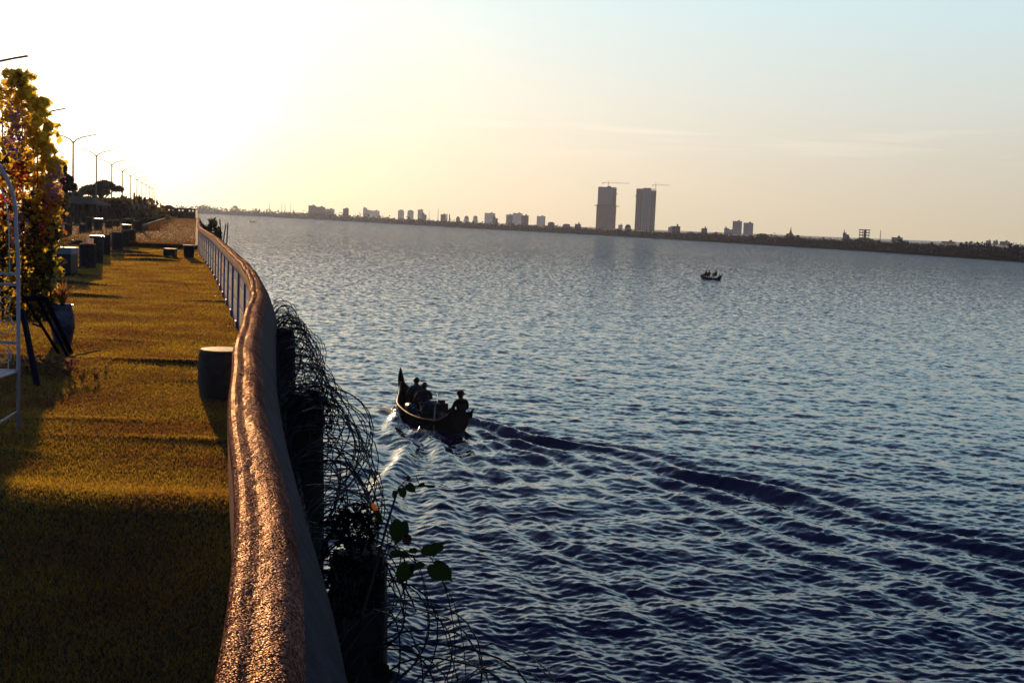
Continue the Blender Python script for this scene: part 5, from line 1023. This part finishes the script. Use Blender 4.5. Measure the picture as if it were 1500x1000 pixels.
for i, (a, b, t_, bs_, lb, sh_) in enumerate(((177.5, 190, 329, 339, 'low pale topped table at the terrace rim', 1), (191.5, 206, 323.5, 338, 'stout dark stump at the foot of the banded poles', 0), (93, 103.5, 328.5, 343.5, 'terrace stump table, left front one', 0), (114, 124, 328.5, 339.5, 'terrace stump table, second in the front left row', 0), (80, 89.5, 329, 345, 'terrace stump table half behind the creeper', 0), (96, 104, 316, 330, 'terrace stump table behind the left front one', 0), (106.5, 116.5, 319.5, 327.5, 'small terrace stump in the second row', 0), (124.5, 133.5, 318, 337, 'tall terrace stump right of the second front one', 0), (135, 148, 320, 335, 'terrace stump table with thin metal top behind the shiny table', 1), (152, 163, 323, 333, 'terrace stump in the middle of the back row', 0), (163, 174, 322.5, 330.5, 'terrace stump at the right end of the back row', 0), (176, 193, 320.5, 328, 'wide terrace stump near the banded poles', 0))):
    log_table(a, b, t_, bs_, lb, 30+i, z=TERR, sheet=bool(sh_), pins=0 if sh_ else 3, group=TG)
# low peg border curving along the terrace, tufts leaning on it
bd0 = [(206, 337), (214, 334.5), (222, 331), (230, 328), (238, 324.5), (246, 321), (250, 319.8)]
bp_ = [on_z(a, b, TERR) for a, b in bd0]; rt = thing('peg_border', 'low dark border of short pegs curving along the terrace turf', 'edging', (bp_[0].x, bp_[0].y, TERR)); k = 0
for a, b in zip(bp_[:-1], bp_[1:]):
    w = MB(); dr = (b-a); w.box(((a+b)/2-rt.location)+Vector((0, 0, .16)), (.25, dr.length, .34), -math.atan2(dr.x, dr.y)); w.build('curb_log', bark, rt)
    for t_ in np.linspace(0, 1, 7)[:-1]:
        q = a+dr*t_-rt.location; MB().tube([q, q+Vector((0, 0, .62+.08*math.sin(k*1.7)))], [.05, .035], 5).build('peg', bark, rt); k += 1
bd1 = [(125, 323), (140, 321.5), (155, 321), (168, 320), (180, 322), (192, 321.5)]
bp2 = [on_z(a, b, TERR) for a, b in bd1]; rt2 = thing('peg_border', 'straight row of short pegs across the terrace left of the banded poles', 'edging', (bp2[0].x, bp2[0].y, TERR)); k = 0
for a, b in zip(bp2[:-1], bp2[1:]):
    dr = b-a
    for t_ in np.linspace(0, 1, 7)[:-1]:
        q = a+dr*t_-rt2.location; MB().tube([q, q+Vector((0, 0, .7+.1*math.sin(k*2.1)))], [.09, .05], 5).build('peg', bark, rt2); k += 1
Pt = []
for a, b in zip(bp_[:-1], bp_[1:]):
    for t_ in np.linspace(0, 1, 26): q = a+(b-a)*t_; Pt.append(np.array(q)+rng.normal(size=(14, 3))*np.array([.35, .5, 0])+np.array([.25, -.3, 0]))
Pt = np.concatenate(Pt); o = blades('tall_grass', Pt[:, 0], Pt[:, 1], np.full(len(Pt), TERR), np.full(len(Pt), .05), np.full(len(Pt), .34), mat('tall_dark_grass', (.04, .035, .012), .6, .4, 1, jitter=.5, trans=((.30, .18, .03), .35)), lean=.7); tag(o, 'dark tufts of longer grass leaning along the curved peg border', 'grass')
# ------------------------------------------------------------------ haze
hz = MB(); hz.box((100, 1200, 120), (5200, 5200, 260)); ho = hz.build('haze', bpy.data.materials.new('haze_air')); ho['kind'] = 'stuff'; tag(ho, 'thin warm evening haze over the river', 'haze')
hm = ho.data.materials[0]; hm.use_nodes = True; nt = hm.node_tree; nt.nodes.clear(); vo_ = N('ShaderNodeVolumePrincipled'); vo_.inputs['Color'].default_value = (.48, .62, 1.0, 1); vo_.inputs['Density'].default_value = .00012; vo_.inputs['Anisotropy'].default_value = .5
mo = N('ShaderNodeOutputMaterial'); L(vo_.outputs[0], mo.inputs['Volume'])
ho.display_type = 'WIRE'
